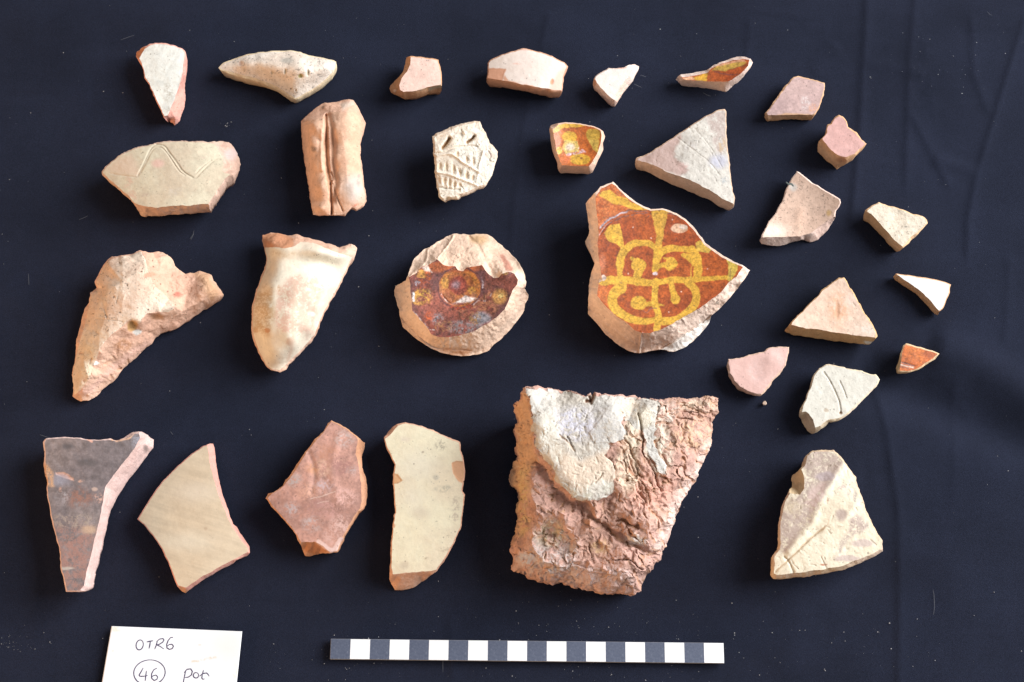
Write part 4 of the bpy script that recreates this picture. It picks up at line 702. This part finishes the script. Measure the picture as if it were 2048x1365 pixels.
S('potsherd', 'mottled red-brown five-sided sherd, between the tan and the long cream sherds', 'potsherd',
  Z8(108,600,125,572,160,560,220,520,240,480,280,440,320,370,370,300,430,215,500,150,530,95,555,73,600,100,650,125,720,175,785,225,780,270,760,310,765,400,790,450,798,500,800,600,790,650,740,700,700,770,640,860,630,900,590,970,540,975,440,990,375,998,350,935,310,850,250,770,200,720,150,660),
  Z8(122,602,150,575,240,505,300,430,350,350,400,272,460,200,522,122,556,82,600,106,650,131,720,181,735,205,722,300,742,380,756,480,762,600,750,668,698,748,632,858,585,960,540,965,500,930,440,900,352,908,316,846,256,766,206,714,158,656),
  t=1.3, bend=(60,-.3,-.15), fc=((.50,.26,.20),(.38,.195,.15)), ec=((.62,.33,.20),(.52,.26,.14)), fn=.02, en=.05, spk=.18, fvar=.3, gapfull=14, fmat=M_FACE,
  ops=[BL(Z8,x,y,r,r*.8,c=c,mot=.02,soft=10) for x,y,r,c in ((300,480,45,(.42,.36,.34)),(640,200,60,(.52,.40,.36)),(520,300,80,(.50,.24,.16)),(500,400,60,(.66,.42,.3)),(620,380,80,(.36,.17,.14)),(500,520,60,(.52,.38,.38)),(450,650,90,(.38,.19,.16)),(280,680,50,(.44,.35,.34)),(420,780,60,(.46,.36,.34)),(560,680,80,(.50,.26,.22)),(650,600,80,(.66,.38,.32)),(400,560,70,(.62,.33,.23)),(620,780,70,(.66,.42,.36)),(700,420,30,(.5,.38,.36)),(560,860,60,(.6,.36,.3)),(430,400,40,(.60,.28,.15)))]
     + [LN(Z8,(410,610,500,585,580,560),w=4,c=(.68,.50,.42)), LN(Z8,(460,640,540,620),w=3,c=(.66,.46,.38)), LN(Z8,(400,290,440,420,420,560),w=3,dw=50,d=-.07), LN(Z8,(600,180,560,400,600,620),w=3,dw=70,d=.05), PL(Z8,(350,915,440,905,500,940,530,970,440,985,380,970),c=(.50,.22,.11),on='both',soft=2), LN(Z8,(470,900,560,960,620,880),w=30,c=(.70,.48,.42),mot=0,on='both')])
S('potsherd', 'long curved cream sherd with two small orange chips on its sides', 'potsherd',
  Z8(912,190,925,170,960,130,1000,100,1060,90,1130,100,1250,140,1350,190,1430,220,1440,280,1460,350,1470,400,1465,450,1455,520,1450,550,1465,580,1460,650,1440,800,1390,910,1330,1020,1275,1095,1210,1150,1120,1215,1050,1232,985,1236,965,1200,950,1150,955,1080,960,950,975,800,990,700,980,590,975,500,975,440,990,375,960,320,930,250),
  Z8(920,197,960,165,1010,108,1060,97,1130,107,1250,147,1350,197,1424,226,1434,282,1453,352,1463,402,1458,450,1448,520,1443,550,1458,582,1453,650,1433,798,1383,906,1323,1016,1270,1090,1235,1100,1180,1104,1080,1110,975,1120,966,1080,970,950,983,800,997,700,987,590,982,500,982,440,997,375,967,318,937,248),
  t=1.3, bend=(0,-.3,-.2), fc=((.74,.68,.49),(.70,.61,.44)), ec=((.68,.42,.30),(.60,.33,.22)), en=.05, fn=.012, gapfull=18, fvar=.05, spk=.06,
  ops=[PL(Z8,(970,430,1005,440,1030,470,1045,485,1010,500,970,510),c=(.60,.32,.14),d=-.05), PL(Z8,(1375,362,1400,350,1475,352,1475,450,1455,505,1435,495,1385,440),c=(.60,.33,.18),d=-.05), BL(Z8,985,790,10,14,c=(.6,.33,.18)), BL(Z8,1300,240,40,36,c=(.42,.38,.28),mot=.08,soft=5), BL(Z8,1320,540,60,26,c=(.48,.44,.33),mot=.1,soft=5), BL(Z8,1400,680,30,90,c=(.5,.43,.32),mot=.12,soft=5), BL(Z8,1182,290,7,7,c=(.2,.14,.08),soft=1), BL(Z8,1200,1010,12,9,c=(.35,.28,.18),mot=-.1,soft=2), BL(Z8,1330,950,50,20,c=(.5,.42,.3),mot=.1,soft=4),
       BL(Z8,1160,700,60,40,c=(.62,.55,.41),mot=0,soft=14), BL(Z8,1140,380,120,90,c=(.71,.66,.53),soft=30,a=.6), BL(Z8,1110,600,80,60,c=(.70,.64,.5),soft=25,a=.7), BL(Z8,1270,460,20,16,c=(.5,.46,.36),mot=0,soft=3), BL(Z8,1050,1060,30,22,c=(.60,.52,.38),mot=0,soft=5), BL(Z8,1060,200,30,20,c=(.66,.58,.44),mot=0,soft=5)])

S('clay_lump', 'biggest find, a coarse reddish clay lump with a grey-white skin on its upper left', 'clay lump',
  Z9(100,620,105,595,130,570,150,520,145,450,150,400,130,340,150,300,145,260,135,220,160,160,205,98,260,100,400,112,500,125,560,140,590,135,700,140,900,160,1000,165,1100,158,1200,155,1298,158,1290,220,1275,260,1270,330,1255,380,1250,430,1215,530,1185,600,1150,650,1110,720,1080,800,1040,860,1020,940,990,1010,940,1090,910,1140,880,1170,850,1220,830,1278,740,1270,640,1272,560,1255,500,1240,440,1225,400,1210,360,1230,300,1210,220,1190,160,1150,135,1120,140,1090,120,1040,110,980,130,930,150,850,150,780,165,740,130,660),
  Z9(207,108,230,180,242,300,248,420,300,500,350,560,390,640,440,700,510,738,600,733,680,715,712,680,720,600,705,540,660,490,690,425,770,405,772,350,745,300,760,270,800,300,835,330,850,345,872,345,880,400,910,500,960,585,1015,590,985,500,930,400,945,300,958,200,958,172,900,168,700,148,592,143,560,148,500,133,400,120,260,108),
  ctrl=CT(Z9,215,130,4.6,240,300,4.7,252,420,4.7,350,560,4.6,440,700,4.5,510,738,4.4,600,730,4.4,710,680,4.4,400,300,4.8,600,300,4.8,500,550,4.7,760,380,4.7,700,200,4.6,900,200,4.5,1000,200,4.3,1200,220,4.0,1250,200,3.9,880,450,4.4,930,520,4.4,1100,400,4.1,1200,400,3.7,1000,640,4.2,1150,600,3.4,
     320,590,3.9,420,740,3.7,520,775,3.7,640,760,3.8,740,720,4.1,290,540,3.9,245,620,4.0,250,760,4.1,290,860,3.9,400,830,4.1,600,850,4.2,720,800,4.2,850,800,4.3,900,900,4.2,740,930,3.7,620,880,3.9,400,960,3.3,330,930,3.1,240,900,3.6,240,1000,3.3,500,950,3.9,600,1000,3.5,700,1060,3.7,850,1050,3.6,950,980,3.6,900,1100,3.0,300,1080,3.5,200,1080,2.8,450,1120,3.4,600,1150,3.4,750,1200,3.0,820,1180,2.9,1000,850,3.5,
     190,300,3.0,190,500,2.8,200,640,2.8,190,760,2.7,190,900,2.5,170,1000,2.4,350,1180,2.6,550,1220,2.4,700,1240,2.3),
  shl=CT(Z9,140,300,1.2,105,600,1.0,150,850,1.0,115,1000,1.0,160,1150,1.3,360,1220,1.6,600,1260,1.4,830,1270,1.3,940,1090,2.0,1040,860,2.3,1150,650,2.5,1250,400,2.8,1298,158,3.4,1000,165,3.9,600,137,4.2,205,98,4.2),
  facet=.6, inset=.08, fc=((.60,.58,.53),(.50,.45,.38)), ec=((.53,.32,.26),(.42,.24,.18)), fname='grey_skin', ename='clay_body', fmat=M_ROUGH, emat=M_ROUGH, fn=.065, en=.15, big=.10, fjag=6.0, nob=5, fvar=.16, evar=.3, spk=.2, s=6, jag=2.0, levels=2,
  ops=[BL(Z9,500,310,150,90,c=(.55,.54,.60),mot=-.1,soft=20), BL(Z9,640,250,80,60,c=(.52,.49,.46),soft=14,mot=-.1), PL(Z9,(380,450,520,520,700,440,720,640,600,640,520,700,420,600),c=(.66,.54,.42),soft=8,mot=.0), PL(Z9,(420,640,560,660,640,620,720,650,700,730,560,740,480,720),c=(.62,.61,.52),mot=.15,soft=8), BL(Z9,370,470,50,60,c=(.66,.60,.50),soft=8), LN(Z9,(390,370,440,410,480,460),w=5,dw=9,d=-.07,c=(.66,.45,.3)),
       LN(Z9,(548,175,575,175,590,140),w=16,dw=20,d=-.4,c=(.35,.2,.13),on='both'), LN(Z9,(565,150,575,190),w=10,dw=14,d=-.3,c=(.3,.18,.12),on='both'), LN(Z9,(950,215,1000,212),w=6,dw=9,d=-.2,c=(.3,.2,.14),on='both'), LN(Z9,(955,215,957,285),w=6,dw=9,d=-.15,c=(.4,.28,.2),on='both'), LN(Z9,(840,250,860,320,866,400,875,480,900,540,940,610,960,680),w=6,dw=11,d=-.25,c=(.50,.28,.18),on='both'), LN(Z9,(770,410,820,500,830,590,770,640),w=4,dw=14,d=-.2,c=(.68,.45,.3),on='both'),
       LN(Z9,(720,850,760,860,830,890),w=14,dw=26,d=-.35,c=(.5,.27,.15),on='both'), LN(Z9,(560,830,640,890,720,950,830,1000,930,1040),w=14,dw=40,d=-.35,on='both',c=(.56,.34,.2),a=.6), LN(Z9,(700,1092,790,1092,870,1130),w=4,dw=10,d=-.28,c=(.3,.18,.12),on='both'), LN(Z9,(850,1040,920,1060),w=4,dw=8,d=-.2,c=(.3,.18,.12),on='both'), LN(Z9,(1050,540,1110,560,1120,600),w=5,dw=10,d=-.2,c=(.5,.3,.2),on='both'),
       PL(Z9,(240,900,400,880,500,1000,520,1200,420,1200,200,1150,150,1100,230,1000),c=(.54,.44,.40),on='e',soft=16,mot=-.05), BL(Z9,340,930,80,70,c=(.50,.40,.27),on='e',soft=14,mot=-.1), BL(Z9,200,1070,40,40,c=(.50,.50,.55),on='e',mot=-.1,soft=6), BL(Z9,620,1010,50,44,c=(.55,.36,.2),on='e',mot=-.1,soft=8), BL(Z9,700,1240,30,22,c=(.66,.33,.16),on='e',mot=-.1), BL(Z9,900,690,130,110,c=(.62,.34,.26),on='e',mot=0,soft=16), BL(Z9,1150,370,110,90,c=(.72,.46,.30),on='e',mot=-.05,soft=16), BL(Z9,1180,200,130,40,c=(.62,.48,.36),on='e',mot=-.05,soft=10), BL(Z9,830,960,60,30,c=(.62,.57,.53),on='e',mot=0,soft=8), BL(Z9,640,1190,200,60,c=(.60,.45,.41),on='e',mot=-.05,soft=14), BL(Z9,1000,250,60,60,c=(.74,.62,.52),on='e',mot=-.1,soft=10), BL(Z9,780,560,70,140,c=(.66,.51,.38),on='e',mot=-.3,soft=10), BL(Z9,815,330,55,150,c=(.66,.55,.42),on='e',mot=-.4,soft=8), BL(Z9,960,440,80,150,c=(.62,.54,.43),on='e',mot=-.1,soft=10),
       PL(Z9,(100,600,160,500,150,300,135,220,200,110,230,200,240,420,270,520,200,640,170,780,160,900,130,980),c=(.56,.35,.19),on='e',soft=6,a=.75), PL(Z9,(150,560,210,540,240,700,200,800,220,900,160,960,160,800),c=(.52,.38,.2),on='e',soft=8,mot=-.1), BL(Z9,1000,840,130,60,c=(.60,.38,.30),on='e',mot=0,soft=12), LN(Z9,(1240,440,1170,590,1090,720,1030,840,960,1000),w=50,c=(.72,.54,.47),on='e',mot=0,soft=12)]  # left wall tinted orange: warm bounce light painted into the clay colour
     + [chaff((1020,770,1440,1190),520,13,1.5,-.12,c=(.48,.28,.17),seed=3,on='e'), chaff((1250,900,1440,1190),120,22,2.2,-.16,c=(.50,.27,.17),seed=4,ang=.9,spread=.5), chaff((1020,990,1320,1190),160,16,2.4,.14,seed=5), chaff((1290,790,1440,850),60,30,1.5,-.10,c=(.5,.3,.2),seed=6,ang=.05,spread=.2,on='e'), LN(Z9,(720,160,900,185,960,195),w=2,dw=8,d=-.08,on='both'), chaff((1200,850,1300,1010),60,26,1.5,-.10,c=(.56,.36,.24),seed=9,ang=1.1,spread=.4,on='e'), chaff((1030,780,1320,1010),260,12,1.0,-.06,seed=8,c=(.5,.44,.36)), BL(Z9,800,230,90,60,c=(.66,.56,.44),mot=-.1,soft=8), BL(Z9,880,270,50,60,c=(.68,.62,.5),mot=0,soft=8), BL(Z9,330,350,60,110,c=(.68,.64,.55),mot=0,soft=8), PL(Z9,(640,260,740,290,770,350,760,400,700,420,600,420,560,360),c=(.47,.45,.42),mot=-.1,soft=6,d=.05)]
     + [LN(Z9,(x,y,x+dx,y+dy),w=2,dw=8,d=-.12,on='both') for x,y,dx,dy in ((790,470,30,110),(760,500,20,80),(440,380,30,60),(530,1010,10,60),(560,1000,20,70),(1080,200,90,10),(1050,240,110,0),(1060,270,90,20),(600,640,40,-50),(680,500,30,60),(840,700,40,60),(960,780,60,20),(500,980,60,-10),(660,900,60,50))])
BR = (.44,.345,.29)
S('potsherd', 'large cream trapezoid sherd with broad brown-grey diagonal stripes, at lower right', 'potsherd',
  Z10(325,1285,330,1190,360,1150,362,1010,385,900,410,850,430,820,428,770,460,740,490,710,505,660,540,632,650,633,680,660,730,715,765,770,775,820,800,880,820,950,850,1010,880,1060,905,1110,905,1160,860,1190,790,1220,700,1260,600,1280,500,1295,340,1307),
  Z10(334,1278,340,1192,368,1152,370,1012,393,903,418,856,470,868,498,830,492,770,478,735,500,712,514,664,545,641,648,642,674,667,723,720,757,773,767,823,792,883,812,953,842,1013,872,1063,896,1112,896,1150,860,1172,790,1200,700,1238,600,1256,500,1270,345,1287),
  t=1.6, tilt=(.0,0), bend=(50,-.5,-.2), fc=((.72,.65,.50),(.66,.57,.42)), ec=((.62,.46,.35),(.60,.44,.28)), fn=.03, en=.05, spk=.14, fmat=M_FACE, gapfull=20, fvar=.07, s=6,
  ops=[PL(Z10,(500,640,590,632,680,665,705,690,670,750,620,830,560,950,530,1010,480,1060,440,1120,400,1170,350,1160,360,1000,400,900,470,870,500,760,480,720),c=BR,soft=5,mot=-.35), PL(Z10,(545,820,610,800,600,860,540,960,500,920,520,850),c=(.56,.42,.37),mot=-.2,soft=5), PL(Z10,(725,1000,770,965,800,980,840,1030,790,1070,740,1090,700,1140,680,1190,655,1190,690,1100,730,1050),c=BR,soft=5,mot=-.12), BL(Z10,690,970,30,30,c=BR,mot=0,soft=5), BL(Z10,800,1120,60,20,c=(.52,.42,.36),mot=0,soft=5), BL(Z10,720,1200,70,16,c=(.52,.42,.36),mot=0,soft=4), LN(Z10,(670,830,700,825,725,860),w=16,c=(.52,.42,.37),mot=-.1), BL(Z10,760,870,10,34,c=(.42,.35,.3),mot=-.1), BL(Z10,605,770,50,24,c=(.42,.34,.33),mot=0,soft=4),
       LN(Z10,(340,1270,430,1190,520,1100,600,1035),w=7,dw=12,d=-.08,c=(.58,.43,.28)), LN(Z10,(390,1190,420,1230,440,1280),w=6,dw=12,d=-.08,c=(.58,.44,.3)), LN(Z10,(700,690,640,790,580,900,530,1020,420,1160),w=4,dw=60,d=.10), LN(Z10,(600,1045,700,1000,760,920),w=3,dw=60,d=.08), BL(Z10,430,930,50,34,c=(.60,.50,.36),mot=-.05,soft=6), BL(Z10,620,890,8,14,c=(.45,.25,.15),mot=-.2), BL(Z10,595,1235,18,5,c=(.42,.2,.12)), LN(Z10,(600,990,620,1000,600,1050),w=5,c=(.6,.45,.3)), LN(Z10,(840,1100,870,1130),w=4,dw=6,d=-.04,c=(.5,.42,.32)), LN(Z10,(580,1190,610,1250),w=3,dw=5,d=-.04,c=(.55,.42,.3)),
       chaff((1545,900,1765,1160),110,9,1.2,-.04,c=(.48,.38,.28),seed=23), PL(Z10,(425,770,480,735,500,770,500,850,430,880,410,850),c=(.66,.50,.30),on='e',soft=4)])
S('clay_crumb', 'tiny pale clay crumb lying alone below the flat pink sherd', 'crumb',
  Z10(275,386,280,376,290,372,297,378,299,388,292,394,281,393), None, t=.22, s=2.0, jag=.3, levels=1, rim=.8, fc=((.62,.46,.36),(.52,.38,.28)), ec=((.62,.46,.36),(.52,.38,.28)), en=.01, inset=.02)

# fibre caught on the concave-edged sherd
def ribbon(name, pts, w, z, mat, parent=None, th=.012, org=None):
    """flat stroke with thickness along a polyline given in pixels; w in cm, z(P) height"""
    P = resample(np.asarray(pts, float), 1.2, False); zz = z(P) if callable(z) else np.full(len(P), float(z))
    Q = unp(P, zz)
    d = np.gradient(Q[:, :2], axis=0); d /= np.linalg.norm(d, axis=1, keepdims=True) + 1e-9; n = np.stack([-d[:, 1], d[:, 0]], 1)
    k = np.sin(np.linspace(.25, math.pi - .25, len(Q))) ** .35; ww = (w / 2 * k * (1 + .12 * fbm(P, .2, 4, 2)))[:, None]
    A = Q.copy(); B = Q.copy(); A[:, :2] += n * ww; B[:, :2] -= n * ww; D = Q.copy(); D[:, 2] += th; A[:, 2] += th * .5; B[:, 2] += th * .5
    V = np.concatenate([A, D, B]); m = len(Q); i = np.arange(m - 1); T = []
    for a in (0, m): T += [np.stack([a + m + i, a + i, a + i + 1], 1), np.stack([a + m + i, a + i + 1, a + m + i + 1], 1)]
    T = np.concatenate(T)[:, ::-1]
    return mesh(name, V, T, mat, parent, origin=org)
M_FIB = plain('grey_fibre', (.10, .12, .11), .8)
f = ribbon('fibre', Z4(462,158,480,172,500,170,515,188), .10, 1.75, M_FIB, th=.05)
f['label'] = 'short dark grey fibre caught on the concave left edge of the pinkish-buff sherd'; f['category'] = 'fibre'

# ------------------------------------------------------------------ find card
CR = Z11(177,134,1246,177,1170,900,45,900)
def cardz(P):
    W = unp(P, 0); l = (P[:, 0] - 205) / 270
    return .12 + .22 * np.clip(1 - l, 0, 1.2) ** 2 + .05 * np.clip(l - .75, 0, 1)
n = 28; uu, vv = np.meshgrid(np.linspace(0, 1, n), np.linspace(0, 1, n)); u = uu.ravel()[:, None]; v = vv.ravel()[:, None]
P = CR[0] * (1 - u) * (1 - v) + CR[1] * u * (1 - v) + CR[2] * u * v + CR[3] * (1 - u) * v
zt = cardz(P); Wt = unp(P, zt); Wb = Wt.copy(); Wb[:, 2] -= .035
i = np.arange(n * n).reshape(n, n); a, b, c, d = i[:-1, :-1].ravel(), i[:-1, 1:].ravel(), i[1:, 1:].ravel(), i[1:, :-1].ravel()
T = np.concatenate([np.stack([a, d, c], 1), np.stack([a, c, b], 1)]); T2 = T[:, ::-1] + n * n
ring = np.concatenate([i[0, :], i[1:, -1], i[-1, -2::-1], i[-2:0:-1, 0]]); r2 = np.roll(ring, -1)
TS = np.concatenate([np.stack([ring, r2, r2 + n * n], 1), np.stack([ring, r2 + n * n, ring + n * n], 1)])
org = Wt.mean(0) * .01; org[2] = 0
card = thing('find_label_card', 'white paper card handwritten in ink with a circled number, cut off at the bottom left', 'label card', org)
m_card, nt, b_ = mat_new('card_paper'); L = nt.links.new
at = N(nt, 'ShaderNodeAttribute', attribute_name='pigment'); L(at.outputs['Color'], b_.inputs['Base Color']); b_.inputs['Roughness'].default_value = .6
col = np.tile(np.array([.82, .82, .84]), (n * n, 1)); 
Pm, Tm = P, T
for _ in range(2): 
    pass
fine = 120; uu, vv = np.meshgrid(np.linspace(0, 1, fine), np.linspace(0, 1, fine)); u = uu.ravel()[:, None]; v = vv.ravel()[:, None]
P = CR[0] * (1 - u) * (1 - v) + CR[1] * u * (1 - v) + CR[2] * u * v + CR[3] * (1 - u) * v
Wt = unp(P, cardz(P)); Wb = Wt.copy(); Wb[:, 2] -= .035
i = np.arange(fine * fine).reshape(fine, fine); a, b, c, d = i[:-1, :-1].ravel(), i[:-1, 1:].ravel(), i[1:, 1:].ravel(), i[1:, :-1].ravel()
T = np.concatenate([np.stack([a, d, c], 1), np.stack([a, c, b], 1)]); nn = fine * fine
ring = np.concatenate([i[0, :], i[1:, -1], i[-1, -2::-1], i[-2:0:-1, 0]]); r2 = np.roll(ring, -1)
TS = np.concatenate([np.stack([ring, r2, r2 + nn], 1), np.stack([ring, r2 + nn, ring + nn], 1)])
col = np.array([.82, .82, .84]) * (1 + .02 * fbm(P, .05, 2, 3))[:, None]
col = paint([LN(Z11,(840,425,930,410,1030,395),w=16,c=(.68,.60,.46),mot=-.05,soft=2), BL(Z11,895,285,14,8,c=(.72,.68,.6),mot=-.2,soft=2), BL(Z11,210,160,40,20,c=(.74,.70,.56),mot=-.1,soft=6), BL(Z11,1100,300,120,100,c=(.80,.77,.70),soft=30,a=.5), BL(Z11,190,340,12,8,c=(.72,.7,.62),mot=-.2,soft=2), BL(Z11,1190,520,20,60,c=(.78,.72,.58),mot=-.1,soft=6)], P, col, 'f')
mesh('card', np.concatenate([Wt, Wb]), np.concatenate([T, T[:, ::-1] + nn, TS]), m_card, card, np.concatenate([col, col]), origin=org)
M_INK = plain('violet_black_ink', (.065, .05, .11), .45)
def ink(name, *lines, w=.055):
    for k, pts in enumerate(lines): pass
    objs = [ribbon(name, Z11(*p), w, lambda Q: cardz(Q) + .002, M_INK, card, th=.004, org=org) for p in lines]
    return objs
def join(name, objs):
    """several strokes of one character become one mesh"""
    V = []; T = []; n0 = 0
    for o in objs:
        me = o.data; v = np.zeros(len(me.vertices) * 3); me.vertices.foreach_get('co', v); t = np.zeros(len(me.polygons) * 3, np.int32); me.polygons.foreach_get('vertices', t)
        V.append(v.reshape(-1, 3)); T.append(t.reshape(-1, 3) + n0); n0 += len(me.vertices)
    V = np.concatenate(V) * 100 ; o0 = mesh(name, V, np.concatenate(T), objs[0].data.materials[0], objs[0].parent)
    for o in objs:
        me = o.data; bpy.data.objects.remove(o); bpy.data.meshes.remove(me)
    return o0
def ell(cx, cy, rx, ry, a0=-100, a1=275, rot=0, n=30):
    r = []
    for k in range(n + 1):
        t = math.radians(a0 + (a1 - a0) * k / n); x, y = rx * math.cos(t), ry * math.sin(t); q = math.radians(rot)
        r += [cx + x * math.cos(q) - y * math.sin(q), cy + x * math.sin(q) + y * math.cos(q)]
    return tuple(r)
join('ink_letter', ink('s', ell(407, 288, 29, 41, -60, 320, 12)))
join('ink_letter', ink('s', (465,264,490,258,517,254), (494,258,490,290,483,318)))
join('ink_letter', ink('s', (552,256,543,290,530,323), (545,262,570,240,598,236,606,248,595,266,570,282,548,288,575,300,604,321)))
join('ink_numeral', ink('s', (680,226,660,228,640,252,628,285,630,312,650,325,674,318,684,298,672,283,650,284,634,298)))
join('ink_circle', ink('s', ell(487, 515, 129, 104, -80, 290, -6, 60)))
join('ink_numeral', ink('s', (436,475,420,505,402,535,408,545,440,545,472,538), (462,500,457,540,452,583)))
join('ink_numeral', ink('s', (548,478,522,492,504,525,504,560,525,580,548,570,555,550,540,535,518,540,506,553)))
join('ink_letter', ink('s', (785,495,775,540,765,592,762,620), (772,515,795,488,825,484,838,505,830,535,805,552,778,556)))
join('ink_letter', ink('s', ell(868, 537, 22, 22, -70, 300, 0)))
join('ink_letter', ink('s', (930,494,920,530,916,560,925,570,938,566), (898,545,925,522,955,518,968,530,976,545)))

# ------------------------------------------------------------------ scale bar
Q = np.array([(662.4, 1278.5), (1446.7, 1286.8), (1448.2, 1326.5), (660, 1318)]); HT = .42
W4 = unp(Q, HT)[:, :2]; c0 = (W4[0] + W4[3]) / 2; c1 = (W4[1] + W4[2]) / 2; ax = (c1 - c0); ln = np.linalg.norm(ax); ax /= ln; ay = np.array([-ax[1], ax[0]])
wd = (np.linalg.norm(W4[0] - W4[3]) + np.linalg.norm(W4[1] - W4[2])) / 2
mid = (c0 + c1) / 2; ang = math.atan2(ax[1], ax[0])
bar = thing('scale_bar', 'twenty-square black and white photographic scale bar lying along the bottom edge', 'scale bar', (mid[0] * .01, mid[1] * .01, 0)); bar.rotation_euler = (0, 0, ang)
def box(x0, x1, y0, y1, z0, z1, bev=.008):
    bx = []; 
    for z, e in ((z0, 0), (z1 - bev, 0), (z1, bev)):
        bx += [(x0 + e, y0 + e, z), (x1 - e, y0 + e, z), (x1 - e, y1 - e, z), (x0 + e, y1 - e, z)]
    T = []
    for r in (0, 4):
        for k in range(4):
            a, b = r + k, r + (k + 1) % 4; T += [(a, b, b + 4), (a, b + 4, a + 4)]
    T += [(8, 9, 10), (8, 10, 11), (0, 2, 1), (0, 3, 2)]
    return np.array(bx), np.array(T)
m_blk, nt, b_ = mat_new('dusty_black_print'); L = nt.links.new
tc = N(nt, 'ShaderNodeTexCoord'); no = N(nt, 'ShaderNodeTexNoise', Scale=900.0, Detail=6.0, Roughness=.8); L(tc.outputs['Object'], no.inputs['Vector'])
n2 = N(nt, 'ShaderNodeTexNoise', Scale=60.0, Detail=3.0); L(tc.outputs['Object'], n2.inputs['Vector'])
cr_ = N(nt, 'ShaderNodeValToRGB'); cr_.color_ramp.elements[0].position = .35; cr_.color_ramp.elements[0].color = (.062, .078, .125, 1); cr_.color_ramp.elements[1].position = .80; cr_.color_ramp.elements[1].color = (.42, .45, .52, 1)
e = cr_.color_ramp.elements.new(.62); e.color = (.10, .12, .175, 1)
ad = N(nt, 'ShaderNodeMath', operation='MULTIPLY_ADD'); L(n2.outputs[0], ad.inputs[0]); ad.inputs[1].default_value = .25; L(no.outputs[0], ad.inputs[2])
sb = N(nt, 'ShaderNodeMath', operation='SUBTRACT'); L(ad.outputs[0], sb.inputs[0]); sb.inputs[1].default_value = .12
L(sb.outputs[0], cr_.inputs[0]); L(cr_.outputs[0], b_.inputs['Base Color']); b_.inputs['Roughness'].default_value = .5
M_WHT = plain('white_print', (.86, .87, .88), .4); M_BOARD = plain('grey_board', (.30, .30, .32), .7)
V, T = box(-ln / 2 - .012, ln / 2 + .012, -wd / 2 - .012, wd / 2 + .012, .10, HT - .012); mesh('board', V, T, M_BOARD, bar, smooth=False)
cell = ln / 20; V, T = box(-cell / 2 + .001, cell / 2 - .001, -wd / 2, wd / 2, HT - .010, HT, .003)
first = {}
for k in range(20):
    blk = k % 2 == 0; nm = 'black_square' if blk else 'white_square'
    if blk in first: o = first[blk].copy(); link(o, bar)
    else: o = mesh(nm, V, T, m_blk if blk else M_WHT, bar, smooth=False); first[blk] = o
    o.location = ((-ln / 2 + cell * (k + .5)) * .01, 0, 0)
    if k == 0: pass

# ------------------------------------------------------------------ dust and lint on the cloth
rs = np.random.RandomState(5)
def specks(name, label, n, smin, smax, col, pts=None, zlift=.02):
    V = []; T = []
    oct_ = np.array([(1, 0, 0), (-1, 0, 0), (0, 1, 0), (0, -1, 0), (0, 0, 1), (0, 0, -1)], float)
    of = np.array([(0, 2, 4), (2, 1, 4), (1, 3, 4), (3, 0, 4), (2, 0, 5), (1, 2, 5), (3, 1, 5), (0, 3, 5)])
    for k in range(n):
        if pts is not None: p = pts[k]
        else: p = (rs.uniform(-40, 40), rs.uniform(-14, 48))
        s = smin * (smax / smin) ** (rs.rand() ** 2.2)
        q = oct_ * s * rs.uniform(.5, 1.2, (6, 1)); an = rs.rand() * 6.28; c, d = math.cos(an), math.sin(an)
        q = np.stack([q[:, 0] * c - q[:, 1] * d * 1.3, q[:, 0] * d + q[:, 1] * c, q[:, 2] * .6], 1) + (p[0], p[1], zlift)
        V.append(q); T.append(of + 6 * k)
    o = mesh(name, np.concatenate(V), np.concatenate(T), plain(name, col, .9, .2), smooth=False); o['kind'] = 'stuff'; o['label'] = label
xy = [(rs.uniform(-40, 40), rs.uniform(-14, 48)) for _ in range(900)]
for cx, cy, n_, sd_ in ((1150, 1290, 130, 180), (1700, 1300, 60, 120), (700, 1310, 50, 100), (1900, 120, 50, 90), (455, 250, 16, 8), (20, 1290, 50, 30), (1300, 1340, 80, 150)):
    for _ in range(n_):
        w_ = ctr(cx + rs.randn() * sd_, cy + rs.randn() * sd_ * .35); xy.append(w_)
specks('dust_specks', 'tiny pale dust specks scattered over the dark cloth', len(xy), .008, .036, (.38, .38, .38), xy)
# lint: short pale hairs and smudges of dust
lint = [Z1(215,72,260,55,310,38), Z2(1820,318,1840,322,1862,330), Z2(1780,380,1810,395,1835,405), Z5(838,128,850,105,857,88), Z3(582,370,605,385,635,395), Z7(960,150,975,170), (np.array([(1867,1230),(1869,1215),(1868,1190),(1866,1180)])), np.array([(1975,24),(1980,30),(1984,31)]), np.array([(57,548),(58,570)]), np.array([(885,1295),(886,1345)]), np.array([(380,478),(386,470),(388,462)]), np.array([(158,440),(168,436),(176,432)]), np.array([(80,870),(110,880)])]
obs = [ribbon('l', p, .02, .03, M_FIB if False else plain('pale_lint', (.10, .105, .12), .9), th=.01) for p in lint]
o = join('lint', obs); o['kind'] = 'stuff'; o['label'] = 'short pale hairs of lint on the dark cloth'
